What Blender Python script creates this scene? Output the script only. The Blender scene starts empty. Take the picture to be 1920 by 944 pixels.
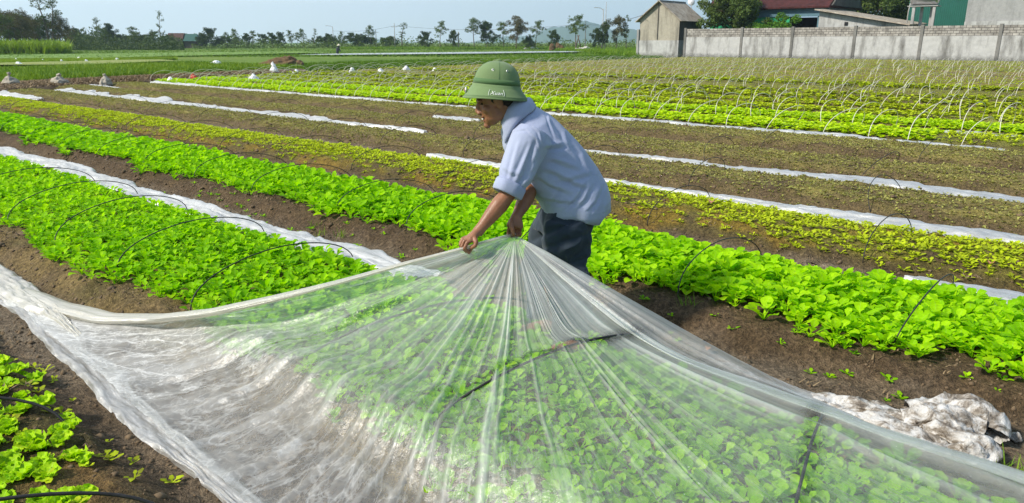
import bpy, bmesh, math, random
import numpy as np
from mathutils import Vector, Matrix, Euler

# ------------------------------------------------------------------ camera, sky, sun, exposure
SC = bpy.context.scene
COL = SC.collection
FPX, CX, CY, PITCH, CAMH = 1387.0, 960.0, 472.0, math.atan(392.0 / 1387.0), 1.5
cam_data = bpy.data.cameras.new("camera")
cam = bpy.data.objects.new("camera", cam_data)
COL.objects.link(cam)
cam.location = (0, 0, CAMH)
cam.rotation_euler = (math.pi / 2 - PITCH, 0, 0)
cam_data.sensor_width = 36.0
cam_data.lens = 36.0 * FPX / 1920.0
cam_data.clip_start = 0.05
cam_data.clip_end = 12000.0
SC.camera = cam

SUN_DIR = Vector((-0.72, -0.28, 0.64)).normalized()      # towards the sun: left, a little behind the camera
SUN_EL = math.asin(SUN_DIR.z)
SUN_AZ = math.atan2(SUN_DIR.x, SUN_DIR.y)
world = bpy.data.worlds.new("World")
SC.world = world
world.use_nodes = True
wt = world.node_tree
wt.nodes.clear()
w_out = wt.nodes.new("ShaderNodeOutputWorld")
w_bg = wt.nodes.new("ShaderNodeBackground")
w_sky = wt.nodes.new("ShaderNodeTexSky")
w_sky.sky_type = 'NISHITA'
w_sky.sun_disc = False
w_sky.sun_elevation = SUN_EL
w_sky.sun_rotation = SUN_AZ
w_sky.air_density = 1.0
w_sky.dust_density = 1.2
w_sky.ozone_density = 1.5
w_bg.inputs["Strength"].default_value = 0.15
# a thin veil of high cloud in front of the blue, brightest towards the sun's side
w_tc = wt.nodes.new("ShaderNodeTexCoord")
w_map = wt.nodes.new("ShaderNodeMapping")
w_map.inputs["Scale"].default_value = (1.0, 1.0, 5.0)
w_noi = wt.nodes.new("ShaderNodeTexNoise")
w_noi.inputs["Scale"].default_value = 2.2
w_noi.inputs["Detail"].default_value = 5.0
w_noi.inputs["Roughness"].default_value = 0.55
w_dot = wt.nodes.new("ShaderNodeVectorMath"); w_dot.operation = 'DOT_PRODUCT'
w_dot.inputs[1].default_value = (-0.80, 0.60, 0.0)
w_r1 = wt.nodes.new("ShaderNodeMapRange")
w_r1.inputs[1].default_value = 0.0; w_r1.inputs[2].default_value = 1.0
w_r1.inputs[3].default_value = 0.70; w_r1.inputs[4].default_value = 0.95
w_r2 = wt.nodes.new("ShaderNodeMapRange")
w_r2.inputs[1].default_value = 0.35; w_r2.inputs[2].default_value = 0.7
w_r2.inputs[3].default_value = 0.0; w_r2.inputs[4].default_value = 0.32
w_add = wt.nodes.new("ShaderNodeMath"); w_add.operation = 'ADD'; w_add.use_clamp = True
w_mix = wt.nodes.new("ShaderNodeMix"); w_mix.data_type = 'RGBA'
w_vr = wt.nodes.new("ShaderNodeMapRange"); w_vr.inputs[1].default_value = 0.05; w_vr.inputs[2].default_value = 0.95
w_vc = wt.nodes.new("ShaderNodeMix"); w_vc.data_type = 'RGBA'
w_vc.inputs[6].default_value = (1.2, 1.8, 2.55, 1)      # blue-grey away from the sun
w_vc.inputs[7].default_value = (5.2, 5.5, 5.7, 1)        # white veil on the sun's side
L = wt.links.new
L(w_tc.outputs["Generated"], w_map.inputs[0]); L(w_map.outputs[0], w_noi.inputs["Vector"])
L(w_tc.outputs["Generated"], w_dot.inputs[0]); L(w_dot.outputs["Value"], w_r1.inputs[0])
L(w_noi.outputs[0], w_r2.inputs[0])
L(w_r1.outputs[0], w_add.inputs[0]); L(w_r2.outputs[0], w_add.inputs[1])
L(w_dot.outputs["Value"], w_vr.inputs[0]); L(w_vr.outputs[0], w_vc.inputs[0]); L(w_vc.outputs[2], w_mix.inputs[7])
L(w_add.outputs[0], w_mix.inputs[0]); L(w_sky.outputs[0], w_mix.inputs[6])
L(w_mix.outputs[2], w_bg.inputs[0]); L(w_bg.outputs[0], w_out.inputs[0])

sun_data = bpy.data.lights.new("sun", 'SUN')
sun_data.energy = 3.5
sun_data.angle = math.radians(5.0)
sun_data.color = (1.0, 0.93, 0.82)
sun = bpy.data.objects.new("sun", sun_data)
COL.objects.link(sun)
sun.rotation_euler = SUN_DIR.to_track_quat('Z', 'Y').to_euler()

SC.view_settings.view_transform = 'Standard'
SC.view_settings.look = 'None'
SC.view_settings.exposure = 0.80
SC.view_settings.gamma = 1.0
SC.view_settings.use_curve_mapping = False
SC.cycles.transparent_max_bounces = 16
SC.cycles.max_bounces = 8
SC.cycles.volume_bounces = 1
SC.cycles.use_denoising = True

# ------------------------------------------------------------------ the two directions of the field
D = np.array([-0.753, 0.658]); D /= np.linalg.norm(D)     # along the beds
N = np.array([D[1], -D[0]])  # across the beds, away from the camera


def ray(u, v):
    a, b = (u - CX) / FPX, (CY - v) / FPX
    cp, sp = math.cos(PITCH), math.sin(PITCH)
    return Vector((a, cp + b * sp, -sp + b * cp))


def at(u, v, z=0.0):
    r = ray(u, v); k = (z - CAMH) / r.z
    return Vector((r.x * k, r.y * k, z))


def atY(u, v, Y):
    r = ray(u, v); k = Y / r.y
    return Vector((r.x * k, Y, CAMH + r.z * k))


def ST(s, t, z=0.0):
    return Vector((s * N[0] + t * D[0], s * N[1] + t * D[1], z))


def to_st(p):
    return p[0] * N[0] + p[1] * N[1], p[0] * D[0] + p[1] * D[1]


def project(P):
    """pixel (1920 wide) and depth of points (n,3) - used only to leave out what no camera could see"""
    P = np.asarray(P, float)
    cp, sp = math.cos(PITCH), math.sin(PITCH)
    z = P[:, 2] - CAMH
    zc = P[:, 1] * cp - z * sp
    yc = P[:, 1] * sp + z * cp
    zz = np.maximum(zc, 1e-3)
    return CX + FPX * P[:, 0] / zz, CY - FPX * yc / zz, zc


def in_view(P, m=120):
    u, v, zc = project(P)
    return (zc > 0.2) & (u > -m) & (u < 1920 + m) & (v > -m) & (v < 944 + m)


# ------------------------------------------------------------------ numpy noise
def _hash(ix, iy, iz, seed):
    h = (ix.astype(np.int64) * 374761393 + iy.astype(np.int64) * 668265263 + iz.astype(np.int64) * 2147483647 + seed * 974711) & 0xFFFFFFFF
    h = ((h ^ (h >> 13)) * 1274126177) & 0xFFFFFFFF
    h = ((h ^ (h >> 16)) * 2246822519) & 0xFFFFFFFF
    return ((h ^ (h >> 15)) & 0xFFFFFF) / float(0xFFFFFF)


def vnoise(x, y, z=None, seed=0):
    x = np.asarray(x, float); y = np.asarray(y, float)
    z = np.zeros_like(x) if z is None else np.asarray(z, float)
    ix, iy, iz = np.floor(x), np.floor(y), np.floor(z)
    fx, fy, fz = x - ix, y - iy, z - iz
    fx, fy, fz = (g * g * (3 - 2 * g) for g in (fx, fy, fz))
    r = 0
    for a in (0, 1):
        for b in (0, 1):
            for c in (0, 1):
                w = (fx if a else 1 - fx) * (fy if b else 1 - fy) * (fz if c else 1 - fz)
                r = r + w * _hash(ix + a, iy + b, iz + c, seed)
    return r * 2 - 1


def fbm(x, y, z=None, seed=0, octaves=4, gain=0.5):
    r, a, tot, k = 0, 1.0, 0.0, 1.0
    for o in range(octaves):
        r = r + a * vnoise(np.asarray(x) * k, np.asarray(y) * k, None if z is None else np.asarray(z) * k, seed + o * 17)
        tot += a; a *= gain; k *= 2.03
    return r / tot


def sstep(a, b, x):
    q = np.clip((x - a) / (b - a), 0, 1)
    return q * q * (3 - 2 * q)


# ------------------------------------------------------------------ object helpers
def tag(o, label=None, cat=None, group=None, kind=None):
    if label: o["label"] = label
    if cat: o["category"] = cat
    if group: o["group"] = group
    if kind: o["kind"] = kind
    return o


def link(name, me, m=None, parent=None):
    o = bpy.data.objects.new(name, me)
    COL.objects.link(o)
    if m is not None:
        for q in (m if isinstance(m, (list, tuple)) else [m]):
            me.materials.append(q)
    if parent is not None:
        o.parent = parent
    return o


def empty(name, loc=(0, 0, 0), rz=0.0):
    o = bpy.data.objects.new(name, None)
    o.empty_display_size = 0.1
    COL.objects.link(o)
    o.location = loc; o.rotation_euler = (0, 0, rz)
    return o


def dup(o, loc, rz=0.0, scale=1.0, label=None, group=None):
    r = o.copy(); COL.objects.link(r)
    r.location = loc; r.rotation_euler = (0, 0, rz); r.scale = (scale,) * 3 if not isinstance(scale, tuple) else scale
    if label: r["label"] = label
    if group: r["group"] = group
    for ch in list(o.children):
        c = ch.copy(); COL.objects.link(c); c.parent = r
        for g in list(ch.children):
            e = g.copy(); COL.objects.link(e); e.parent = c
    return r


def mesh_np(name, V, F, smooth=True, uv=None, tint=None, col=None):
    """mesh from numpy arrays; F is (n,4) or (n,3)"""
    V = np.asarray(V, np.float32); F = np.asarray(F, np.int32)
    me = bpy.data.meshes.new(name)
    k = F.shape[1]
    me.vertices.add(len(V)); me.vertices.foreach_set("co", V.ravel())
    me.loops.add(F.size); me.loops.foreach_set("vertex_index", F.ravel())
    me.polygons.add(len(F))
    me.polygons.foreach_set("loop_start", np.arange(len(F), dtype=np.int32) * k)
    me.polygons.foreach_set("loop_total", np.full(len(F), k, np.int32))
    me.polygons.foreach_set("use_smooth", np.full(len(F), bool(smooth)))
    if uv is not None:
        ul = me.uv_layers.new(name="UVMap")
        ul.data.foreach_set("uv", np.asarray(uv, np.float32)[F.ravel()].ravel())
    if tint is not None:
        a = me.attributes.new("tint", 'FLOAT', 'POINT'); a.data.foreach_set("value", np.asarray(tint, np.float32))
    if col is not None:
        c4 = np.ones((len(V), 4), np.float32); c4[:, :3] = col
        a = me.attributes.new("ground_colour", 'FLOAT_COLOR', 'POINT'); a.data.foreach_set("color", c4.ravel())
    me.update(calc_edges=True)
    me.validate()
    return me


def grid_faces(nr, nc):
    i = np.arange(nr - 1)[:, None] * nc + np.arange(nc - 1)[None, :]
    return np.stack([i, i + 1, i + 1 + nc, i + nc], -1).reshape(-1, 4)


class MB:
    """collects simple shapes into one mesh"""
    def __init__(self):
        self.v, self.f = [], []

    def add(self, vs, fs):
        b = len(self.v)
        self.v += [tuple(p) for p in vs]
        self.f += [tuple(b + i for i in q) for q in fs]
        return self

    def box(self, c, size, rz=0.0, axes=None):
        hx, hy, hz = size[0] / 2, size[1] / 2, size[2] / 2
        c = Vector(c)
        if axes is None:
            ax, ay, az = Vector((math.cos(rz), math.sin(rz), 0)), Vector((-math.sin(rz), math.cos(rz), 0)), Vector((0, 0, 1))
        else:
            ax, ay, az = axes
        vs = [c + ax * (hx * a) + ay * (hy * b) + az * (hz * e) for e in (-1, 1) for b in (-1, 1) for a in (-1, 1)]
        return self.add(vs, [(0, 2, 3, 1), (4, 5, 7, 6), (0, 1, 5, 4), (2, 6, 7, 3), (0, 4, 6, 2), (1, 3, 7, 5)])

    def tube(self, pts, r, seg=8, caps=True, r1=None):
        pts = [Vector(p) for p in pts]
        n = len(pts)
        base = len(self.v)
        up = None
        for i, p in enumerate(pts):
            tdir = (pts[min(i + 1, n - 1)] - pts[max(i - 1, 0)])
            tdir = tdir.normalized() if tdir.length > 1e-9 else Vector((0, 0, 1))
            if up is None:
                up = tdir.orthogonal().normalized()
            up = (up - tdir * up.dot(tdir))
            up = up.normalized() if up.length > 1e-6 else tdir.orthogonal().normalized()
            w = tdir.cross(up)
            rr = r[i] if isinstance(r, (list, tuple)) else (r if r1 is None else r + (r1 - r) * i / max(n - 1, 1))
            for k in range(seg):
                a = 2 * math.pi * k / seg
                self.v.append(tuple(p + (up * math.cos(a) + w * math.sin(a)) * rr))
        for i in range(n - 1):
            for k in range(seg):
                a, b = base + i * seg + k, base + i * seg + (k + 1) % seg
                self.f.append((a, b, b + seg, a + seg))
        if caps:
            self.f.append(tuple(base + k for k in reversed(range(seg))))
            self.f.append(tuple(base + (n - 1) * seg + k for k in range(seg)))
        return self

    def loft(self, rings, seg=20, power=2.0):
        """rings: (centre, half axis a, half axis b)"""
        base = len(self.v)
        for c, a, b in rings:
            c, a, b = Vector(c), Vector(a), Vector(b)
            for k in range(seg):
                th = 2 * math.pi * k / seg
                x, y = math.cos(th), math.sin(th)
                q = 2.0 / power
                x = math.copysign(abs(x) ** q, x); y = math.copysign(abs(y) ** q, y)
                self.v.append(tuple(c + a * x + b * y))
        n = len(rings)
        for i in range(n - 1):
            for k in range(seg):
                a, b = base + i * seg + k, base + i * seg + (k + 1) % seg
                self.f.append((a, b, b + seg, a + seg))
        self.f.append(tuple(base + k for k in reversed(range(seg))))
        self.f.append(tuple(base + (n - 1) * seg + k for k in range(seg)))
        return self

    def ellipsoid(self, c, r, axes=None, seg=16, rings=10):
        c = Vector(c)
        ax = axes or (Vector((1, 0, 0)), Vector((0, 1, 0)), Vector((0, 0, 1)))
        base = len(self.v)
        self.v.append(tuple(c + ax[2] * r[2]))
        for i in range(1, rings):
            th = math.pi * i / rings
            for k in range(seg):
                ph = 2 * math.pi * k / seg
                self.v.append(tuple(c + ax[0] * (r[0] * math.sin(th) * math.cos(ph)) + ax[1] * (r[1] * math.sin(th) * math.sin(ph)) + ax[2] * (r[2] * math.cos(th))))
        self.v.append(tuple(c - ax[2] * r[2]))
        last = len(self.v) - 1
        for k in range(seg):
            self.f.append((base, base + 1 + k, base + 1 + (k + 1) % seg))
            for i in range(rings - 2):
                a, b = base + 1 + i * seg + k, base + 1 + i * seg + (k + 1) % seg
                self.f.append((a, a + seg, b + seg, b))
            a = base + 1 + (rings - 2) * seg
            self.f.append((a + k, last, a + (k + 1) % seg))
        return self

    def capsule(self, pts, radii, seg=10):
        for i in range(len(pts) - 1):
            self.tube([pts[i], pts[i + 1]], [radii[i], radii[i + 1]], seg)
        for p, r in zip(pts, radii):
            self.ellipsoid(p, (r, r, r), seg=seg, rings=6)
        return self

    def mesh(self, name, smooth=False):
        me = bpy.data.meshes.new(name)
        me.from_pydata(self.v, [], self.f)
        bm = bmesh.new(); bm.from_mesh(me)
        bmesh.ops.recalc_face_normals(bm, faces=bm.faces[:])
        bm.to_mesh(me); bm.free()
        me.polygons.foreach_set("use_smooth", [bool(smooth)] * len(me.polygons))
        me.update()
        return me

    def build(self, name, m, parent=None, smooth=False):
        return link(name, self.mesh(name, smooth), m, parent)


def remeshed(mb, voxel, smooth_it=3, name="m"):
    """union of overlapping closed shapes as one continuous skin"""
    o = link(name, mb.mesh(name))
    r = o.modifiers.new("r", 'REMESH'); r.mode = 'VOXEL'; r.voxel_size = voxel
    s = o.modifiers.new("s", 'SMOOTH'); s.factor = 0.5; s.iterations = smooth_it
    dg = bpy.context.evaluated_depsgraph_get()
    me = bpy.data.meshes.new_from_object(o.evaluated_get(dg))
    old = o.data
    bpy.data.objects.remove(o); bpy.data.meshes.remove(old)
    me.name = name
    me.polygons.foreach_set("use_smooth", [True] * len(me.polygons))
    return me


def get_vn(me):
    n = len(me.vertices)
    v = np.empty(n * 3, np.float32); me.vertices.foreach_get("co", v)
    nn = np.empty(n * 3, np.float32); me.vertices.foreach_get("normal", nn)
    return v.reshape(-1, 3), nn.reshape(-1, 3)


def set_v(me, v):
    me.vertices.foreach_set("co", np.asarray(v, np.float32).ravel()); me.update()


# ------------------------------------------------------------------ materials
class Nodes:
    def __init__(self, name):
        self.m = bpy.data.materials.new(name)
        self.m.use_nodes = True
        self.t = self.m.node_tree
        self.t.nodes.clear()
        self.out = self.t.nodes.new("ShaderNodeOutputMaterial")

    def n(self, kind, **kw):
        x = self.t.nodes.new("ShaderNode" + kind)
        for k, v in kw.items():
            setattr(x, k, v)
        return x

    def l(self, a, b):
        self.t.links.new(a, b)

    def noise(self, scale, detail=4, rough=0.55, vec=None, dist=0.0):
        x = self.n("TexNoise")
        x.inputs["Scale"].default_value = scale; x.inputs["Detail"].default_value = detail
        x.inputs["Roughness"].default_value = rough; x.inputs["Distortion"].default_value = dist
        if vec is not None: self.l(vec, x.inputs["Vector"])
        return x.outputs[0]

    def coords(self, which="Object", scale=None):
        tc = self.n("TexCoord").outputs[which]
        if scale is None: return tc
        mp = self.n("Mapping"); mp.inputs["Scale"].default_value = scale
        self.l(tc, mp.inputs[0])
        return mp.outputs[0]

    def ramp(self, fac, stops, interp='LINEAR'):
        r = self.n("ValToRGB")
        r.color_ramp.interpolation = interp
        e = r.color_ramp.elements
        while len(e) < len(stops): e.new(0.5)
        for q, (p, c) in zip(e, stops):
            q.position = p
            q.color = (c, c, c, 1) if isinstance(c, (int, float)) else (*c, 1)
        self.l(fac, r.inputs[0])
        return r.outputs[0]

    def mix(self, fac, a, b, mode='MIX'):
        x = self.n("Mix", data_type='RGBA', blend_type=mode)
        for s, i in ((fac, 0), (a, 6), (b, 7)):
            if isinstance(s, (int, float)): x.inputs[i].default_value = s
            elif isinstance(s, (tuple, list)): x.inputs[i].default_value = (*s, 1)
            else: self.l(s, x.inputs[i])
        return x.outputs[2]

    def math(self, op, a, b=0.0, clamp=False):
        x = self.n("Math", operation=op, use_clamp=clamp)
        for s, i in ((a, 0), (b, 1)):
            if isinstance(s, (int, float)): x.inputs[i].default_value = s
            else: self.l(s, x.inputs[i])
        return x.outputs[0]

    def bump(self, h, strength=0.5, dist=0.02, normal=None):
        b = self.n("Bump"); b.inputs["Strength"].default_value = strength; b.inputs["Distance"].default_value = dist
        self.l(h, b.inputs["Height"])
        if normal is not None: self.l(normal, b.inputs["Normal"])
        return b.outputs[0]

    def principled(self, col, rough=0.8, normal=None, spec=0.3, metal=0.0):
        p = self.n("BsdfPrincipled")
        for s, k in ((col, "Base Color"), (rough, "Roughness"), (metal, "Metallic"), (spec, "Specular IOR Level")):
            if isinstance(s, (int, float)): p.inputs[k].default_value = s
            elif isinstance(s, (tuple, list)): p.inputs[k].default_value = (*s, 1)
            else: self.l(s, p.inputs[k])
        if normal is not None: self.l(normal, p.inputs["Normal"])
        return p

    def done(self, shader):
        self.l(shader.outputs[0] if hasattr(shader, "outputs") else shader, self.out.inputs[0])
        return self.m


def simple(name, a, b=None, scale=8.0, rough=0.8, bump=0.0, spec=0.3, coords="Object", metal=0.0, stretch=None):
    k = Nodes(name)
    vec = k.coords(coords, stretch)
    nz = k.noise(scale, 5, 0.6, vec)
    c = k.ramp(nz, [(0.3, a), (0.7, b or tuple(x * 0.8 for x in a))])
    nrm = k.bump(nz, bump, 0.02) if bump else None
    return k.done(k.principled(c, rough, nrm, spec, metal))


def soil_material():
    k = Nodes("soil")
    vec = k.coords("Object")
    at_ = k.n("Attribute"); at_.attribute_name = "ground_colour"
    n1 = k.noise(38, 6, 0.65, vec); n2 = k.noise(5, 4, 0.6, vec); n3 = k.noise(120, 3, 0.6, vec)
    c = k.mix(1.0, at_.outputs[0], k.ramp(n1, [(0.28, 0.40), (0.5, 0.95), (0.72, 1.75)]), 'MULTIPLY')
    c = k.mix(0.8, c, k.ramp(n2, [(0.3, 0.65), (0.7, 1.3)]), 'MULTIPLY')
    c = k.mix(0.7, c, k.ramp(n3, [(0.3, 0.5), (0.5, 1.0), (0.7, 1.6)]), 'MULTIPLY')
    h = k.math('ADD', n1, k.math('MULTIPLY', n3, 0.5))
    return k.done(k.principled(c, 0.92, k.bump(h, 1.0, 0.05), 0.2))


def leaf_material(name, stops, trans=0.35, vein=(0.55, 0.72, 0.25), rough=0.45, trans_tint=(1.0, 1.05, 0.35)):
    k = Nodes(name)
    a = k.n("Attribute"); a.attribute_name = "tint"
    oi = k.n("ObjectInfo")
    tv = k.math('ADD', a.outputs["Fac"], k.math('MULTIPLY', k.math('SUBTRACT', oi.outputs["Random"], 0.5), 0.25))
    c = k.ramp(tv, stops)
    uv = k.n("UVMap")
    sx = k.n("SeparateXYZ"); k.l(uv.outputs[0], sx.inputs[0])
    dd = k.math('ABSOLUTE', k.math('SUBTRACT', sx.outputs[0], 0.5))
    vm = k.ramp(dd, [(0.0, 1.0), (0.07, 0.0)])
    c = k.mix(k.math('MULTIPLY', vm, 0.35), c, vein)
    nz = k.noise(60, 3, 0.5, k.coords("Object"))
    c = k.mix(0.6, c, k.ramp(nz, [(0.3, 0.75), (0.7, 1.2)]), 'MULTIPLY')
    p = k.principled(c, rough, k.bump(nz, 0.25, 0.01), 0.1)
    tr = k.n("BsdfTranslucent")
    k.l(k.mix(1.0, c, trans_tint, 'MULTIPLY'), tr.inputs[0])
    ms = k.n("MixShader"); ms.inputs[0].default_value = trans
    k.l(p.outputs[0], ms.inputs[1]); k.l(tr.outputs[0], ms.inputs[2])
    return k.done(ms)


def film_material(name, dens=0.5, streak=(60.0, 2.5), white=(0.80, 0.82, 0.80), gloss=0.12, low=0.15, high=0.9, dirt=0.3, attr=False):
    """clear wet polythene: part see-through, part milky, shiny; doubled folds are milkier"""
    k = Nodes(name)
    uv = k.n("UVMap").outputs[0]
    def st(sx, sy, sc, det, dist=0.0):
        mp = k.n("Mapping"); mp.inputs["Scale"].default_value = (sx, sy, 1)
        k.l(uv, mp.inputs[0])
        return k.noise(sc, det, 0.6, mp.outputs[0], dist)
    f1 = st(streak[0], streak[1], 1.0, 5, 0.3)
    f2 = st(streak[0] * 0.35, streak[1] * 1.6, 1.0, 4, 0.8)
    vec = k.coords("Object")
    f3 = k.noise(5.0, 6, 0.65, vec, 1.5)
    fo = k.math('ADD', k.math('MULTIPLY', f1, 0.5), k.math('ADD', k.math('MULTIPLY', f2, 0.3), k.math('MULTIPLY', f3, 0.2)))
    if attr:
        a = k.n("Attribute"); a.attribute_name = "milk"
        b = k.n("Attribute"); b.attribute_name = "crease"
        fine = k.ramp(fo, [(0.36, 0.0), (0.50, 0.25), (0.66, 1.0)])
        fac = k.math('ADD', a.outputs["Fac"], k.math('MULTIPLY', fine, b.outputs["Fac"]), True)
        lo = k.n("Attribute"); lo.attribute_name = "loose"
        wr = None
        for sx_, sy_, w_, am_ in ((34, 3.5, 0.030, 0.55), (85, 10, 0.035, 0.40), (0, 15.0, 0.035, 0.20)):
            nz_ = st(sx_, sy_, 1.0, 4, 0.5) if sx_ else k.noise(sy_, 4, 0.5, vec, 0.6)
            rdg = k.ramp(k.math('ABSOLUTE', k.math('SUBTRACT', nz_, 0.5)), [(0.0, am_), (w_ * 0.35, am_ * 0.55), (w_, 0.0)])
            wr = rdg if wr is None else k.math('ADD', wr, rdg)
        fac = k.math('ADD', fac, k.math('MULTIPLY', wr, lo.outputs["Fac"]), True)
    else:
        fac = k.ramp(fo, [(0.34, low), (0.5, dens), (0.56, dens + (high - dens) * 0.35), (0.64, high)])
    dr = k.ramp(k.noise(7, 6, 0.7, vec), [(0.5, 0.0), (0.78, dirt)])
    sp = k.ramp(k.noise(90, 2, 0.5, vec), [(0.72, 0.0), (0.77, 1.0)])
    col = k.mix(dr, white, (0.36, 0.31, 0.22))
    hgt = k.math('ADD', fo, k.math('MULTIPLY', k.noise(34, 5, 0.6, vec, 1.4), 0.5))
    nrm = k.bump(hgt, 0.38, 0.02)
    df = k.n("BsdfDiffuse"); k.l(col, df.inputs[0]); k.l(nrm, df.inputs["Normal"])
    tl = k.n("BsdfTranslucent"); k.l(col, tl.inputs[0]); k.l(nrm, tl.inputs["Normal"])
    m1 = k.n("MixShader"); m1.inputs[0].default_value = 0.5
    k.l(df.outputs[0], m1.inputs[1]); k.l(tl.outputs[0], m1.inputs[2])
    tp = k.n("BsdfTransparent"); tp.inputs[0].default_value = (0.98, 0.99, 0.98, 1)
    m2 = k.n("MixShader")
    k.l(k.math('MAXIMUM', fac, k.math('MULTIPLY', sp, 0.7)), m2.inputs[0])
    k.l(tp.outputs[0], m2.inputs[1]); k.l(m1.outputs[0], m2.inputs[2])
    gl = k.n("BsdfGlossy"); gl.inputs["Roughness"].default_value = 0.30; k.l(nrm, gl.inputs["Normal"])
    fr = k.n("LayerWeight"); fr.inputs[0].default_value = 0.3; k.l(nrm, fr.inputs["Normal"])
    m3 = k.n("MixShader")
    k.l(k.math('MULTIPLY', k.math('ADD', fr.outputs["Fresnel"], 0.12), gloss * 3, True), m3.inputs[0])
    k.l(m2.outputs[0], m3.inputs[1]); k.l(gl.outputs[0], m3.inputs[2])
    return k.done(m3)


M = {}
M["soil"] = soil_material()
M["choy"] = leaf_material("choy_leaf", [(0.0, (0.13, 0.35, 0.002)), (0.3, (0.22, 0.51, 0.003)), (0.7, (0.32, 0.63, 0.003)), (1.0, (0.43, 0.73, 0.005))], 0.5, (0.5, 0.72, 0.12), 0.62)
M["lettuce"] = leaf_material("lettuce_leaf", [(0.0, (0.24, 0.50, 0.006)), (0.5, (0.40, 0.66, 0.010)), (1.0, (0.55, 0.76, 0.02))], 0.4, (0.6, 0.78, 0.2), 0.6)
M["seedling"] = leaf_material("seedling_leaf", [(0.0, (0.19, 0.21, 0.012)), (0.5, (0.36, 0.44, 0.012)), (1.0, (0.50, 0.60, 0.014))], 0.3, (0.4, 0.5, 0.1), 0.65)
M["sprout"] = leaf_material("sprout_leaf", [(0.0, (0.14, 0.12, 0.035)), (0.5, (0.25, 0.235, 0.06)), (1.0, (0.40, 0.40, 0.11))], 0.25)
M["far_choy"] = leaf_material("far_choy_leaf", [(0.0, (0.28, 0.48, 0.003)), (0.5, (0.46, 0.68, 0.004)), (1.0, (0.58, 0.74, 0.006))], 0.4)
M["grass"] = leaf_material("grass_blade", [(0.0, (0.05, 0.11, 0.010)), (0.5, (0.11, 0.22, 0.016)), (1.0, (0.24, 0.34, 0.03))], 0.3, (0.08, 0.15, 0.02), 0.55)
M["straw"] = simple("straw", (0.16, 0.11, 0.06), (0.30, 0.22, 0.12), 20, 0.9)
M["film"] = film_material("clear_film", 0.26, (95.0, 1.6), white=(0.90, 0.91, 0.90), gloss=0.085, dirt=0.2, attr=True)
M["film_loose"] = film_material("loose_film", 0.30, (30.0, 8.0), white=(0.88, 0.88, 0.86), gloss=0.1, low=0.12, high=0.85, dirt=0.35)
M["film_hem"] = film_material("milky_film", 0.72, (6.0, 60.0), (0.80, 0.75, 0.62), low=0.45, high=0.95, dirt=0.4)
M["film_strip"] = film_material("white_film", 0.9, (8.0, 40.0), (0.82, 0.83, 0.82), low=0.55, high=1.0, dirt=0.45)
M["black_hoop"] = simple("black_hoop", (0.012, 0.012, 0.012), (0.03, 0.028, 0.026), 30, 0.5)
M["white_hoop"] = simple("white_hoop", (0.72, 0.70, 0.58), (0.55, 0.52, 0.40), 6, 0.5)
# ------------------------------------------------------------------ the ground: beds, furrows, fields to the horizon
FURROW = [-0.85, 1.15, 3.15, 4.95, 6.65, 8.4, 10.2, 12.2] + [12.2 + 1.75 * i for i in range(1, 33)]   # furrow centres in s
WALL_S = 69.0


def bed_end(s):
    return float(np.interp(s, [0, 5, 9, 13.5, 21, 31.5, 43, 70], [24.5, 25.4, 28.0, 29.6, 32.2, 34.4, 35.6, 37.0]))


def bed_h(s, far=False):
    """height profile across the beds"""
    s = np.asarray(s, float)
    F = np.array(FURROW)
    dist = np.min(np.abs(s[..., None] - F), axis=-1)
    amp = np.where(s < 5.2, 0.10, 0.115)
    h = amp * np.where(s < 5.2, sstep(0.19, 0.42, dist), sstep(0.16, 0.55, dist))
    crown = 0.02 * np.clip((dist - 0.3) / 0.6, 0, 1)
    out = h + crown
    return np.where((s < F[0] - 0.0) | (s > F[-1]), 0.0, out)


def ground_z(s, t, detail=True):
    s = np.asarray(s, float); t = np.asarray(t, float)
    sw = s + 0.05 * fbm(t * 0.55, s * 0.4, seed=3, octaves=3)
    ends = np.interp(s, [0, 5, 9, 13.5, 21, 31.5, 43, 70], [24.5, 25.4, 28.0, 29.6, 32.2, 34.4, 35.6, 37.0])
    h = bed_h(sw) * (1 - sstep(-0.8, 0.5, t - ends))
    h = h + 0.02 * fbm(s * 1.3, t * 1.3, seed=5, octaves=3)
    if detail:
        hh = np.clip(h / 0.09, 0.0, 1)
        h = h + (0.009 + 0.014 * hh) * fbm(s * 9, t * 9, seed=8, octaves=4, gain=0.6)
        h = h + 0.022 * np.maximum(0, vnoise(s * 15, t * 15, seed=21)) ** 2 * 1.6
    return h


def zg(s, t):
    return float(ground_z(np.array([s]), np.array([t]))[0])


BED_STYLE = {}


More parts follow.
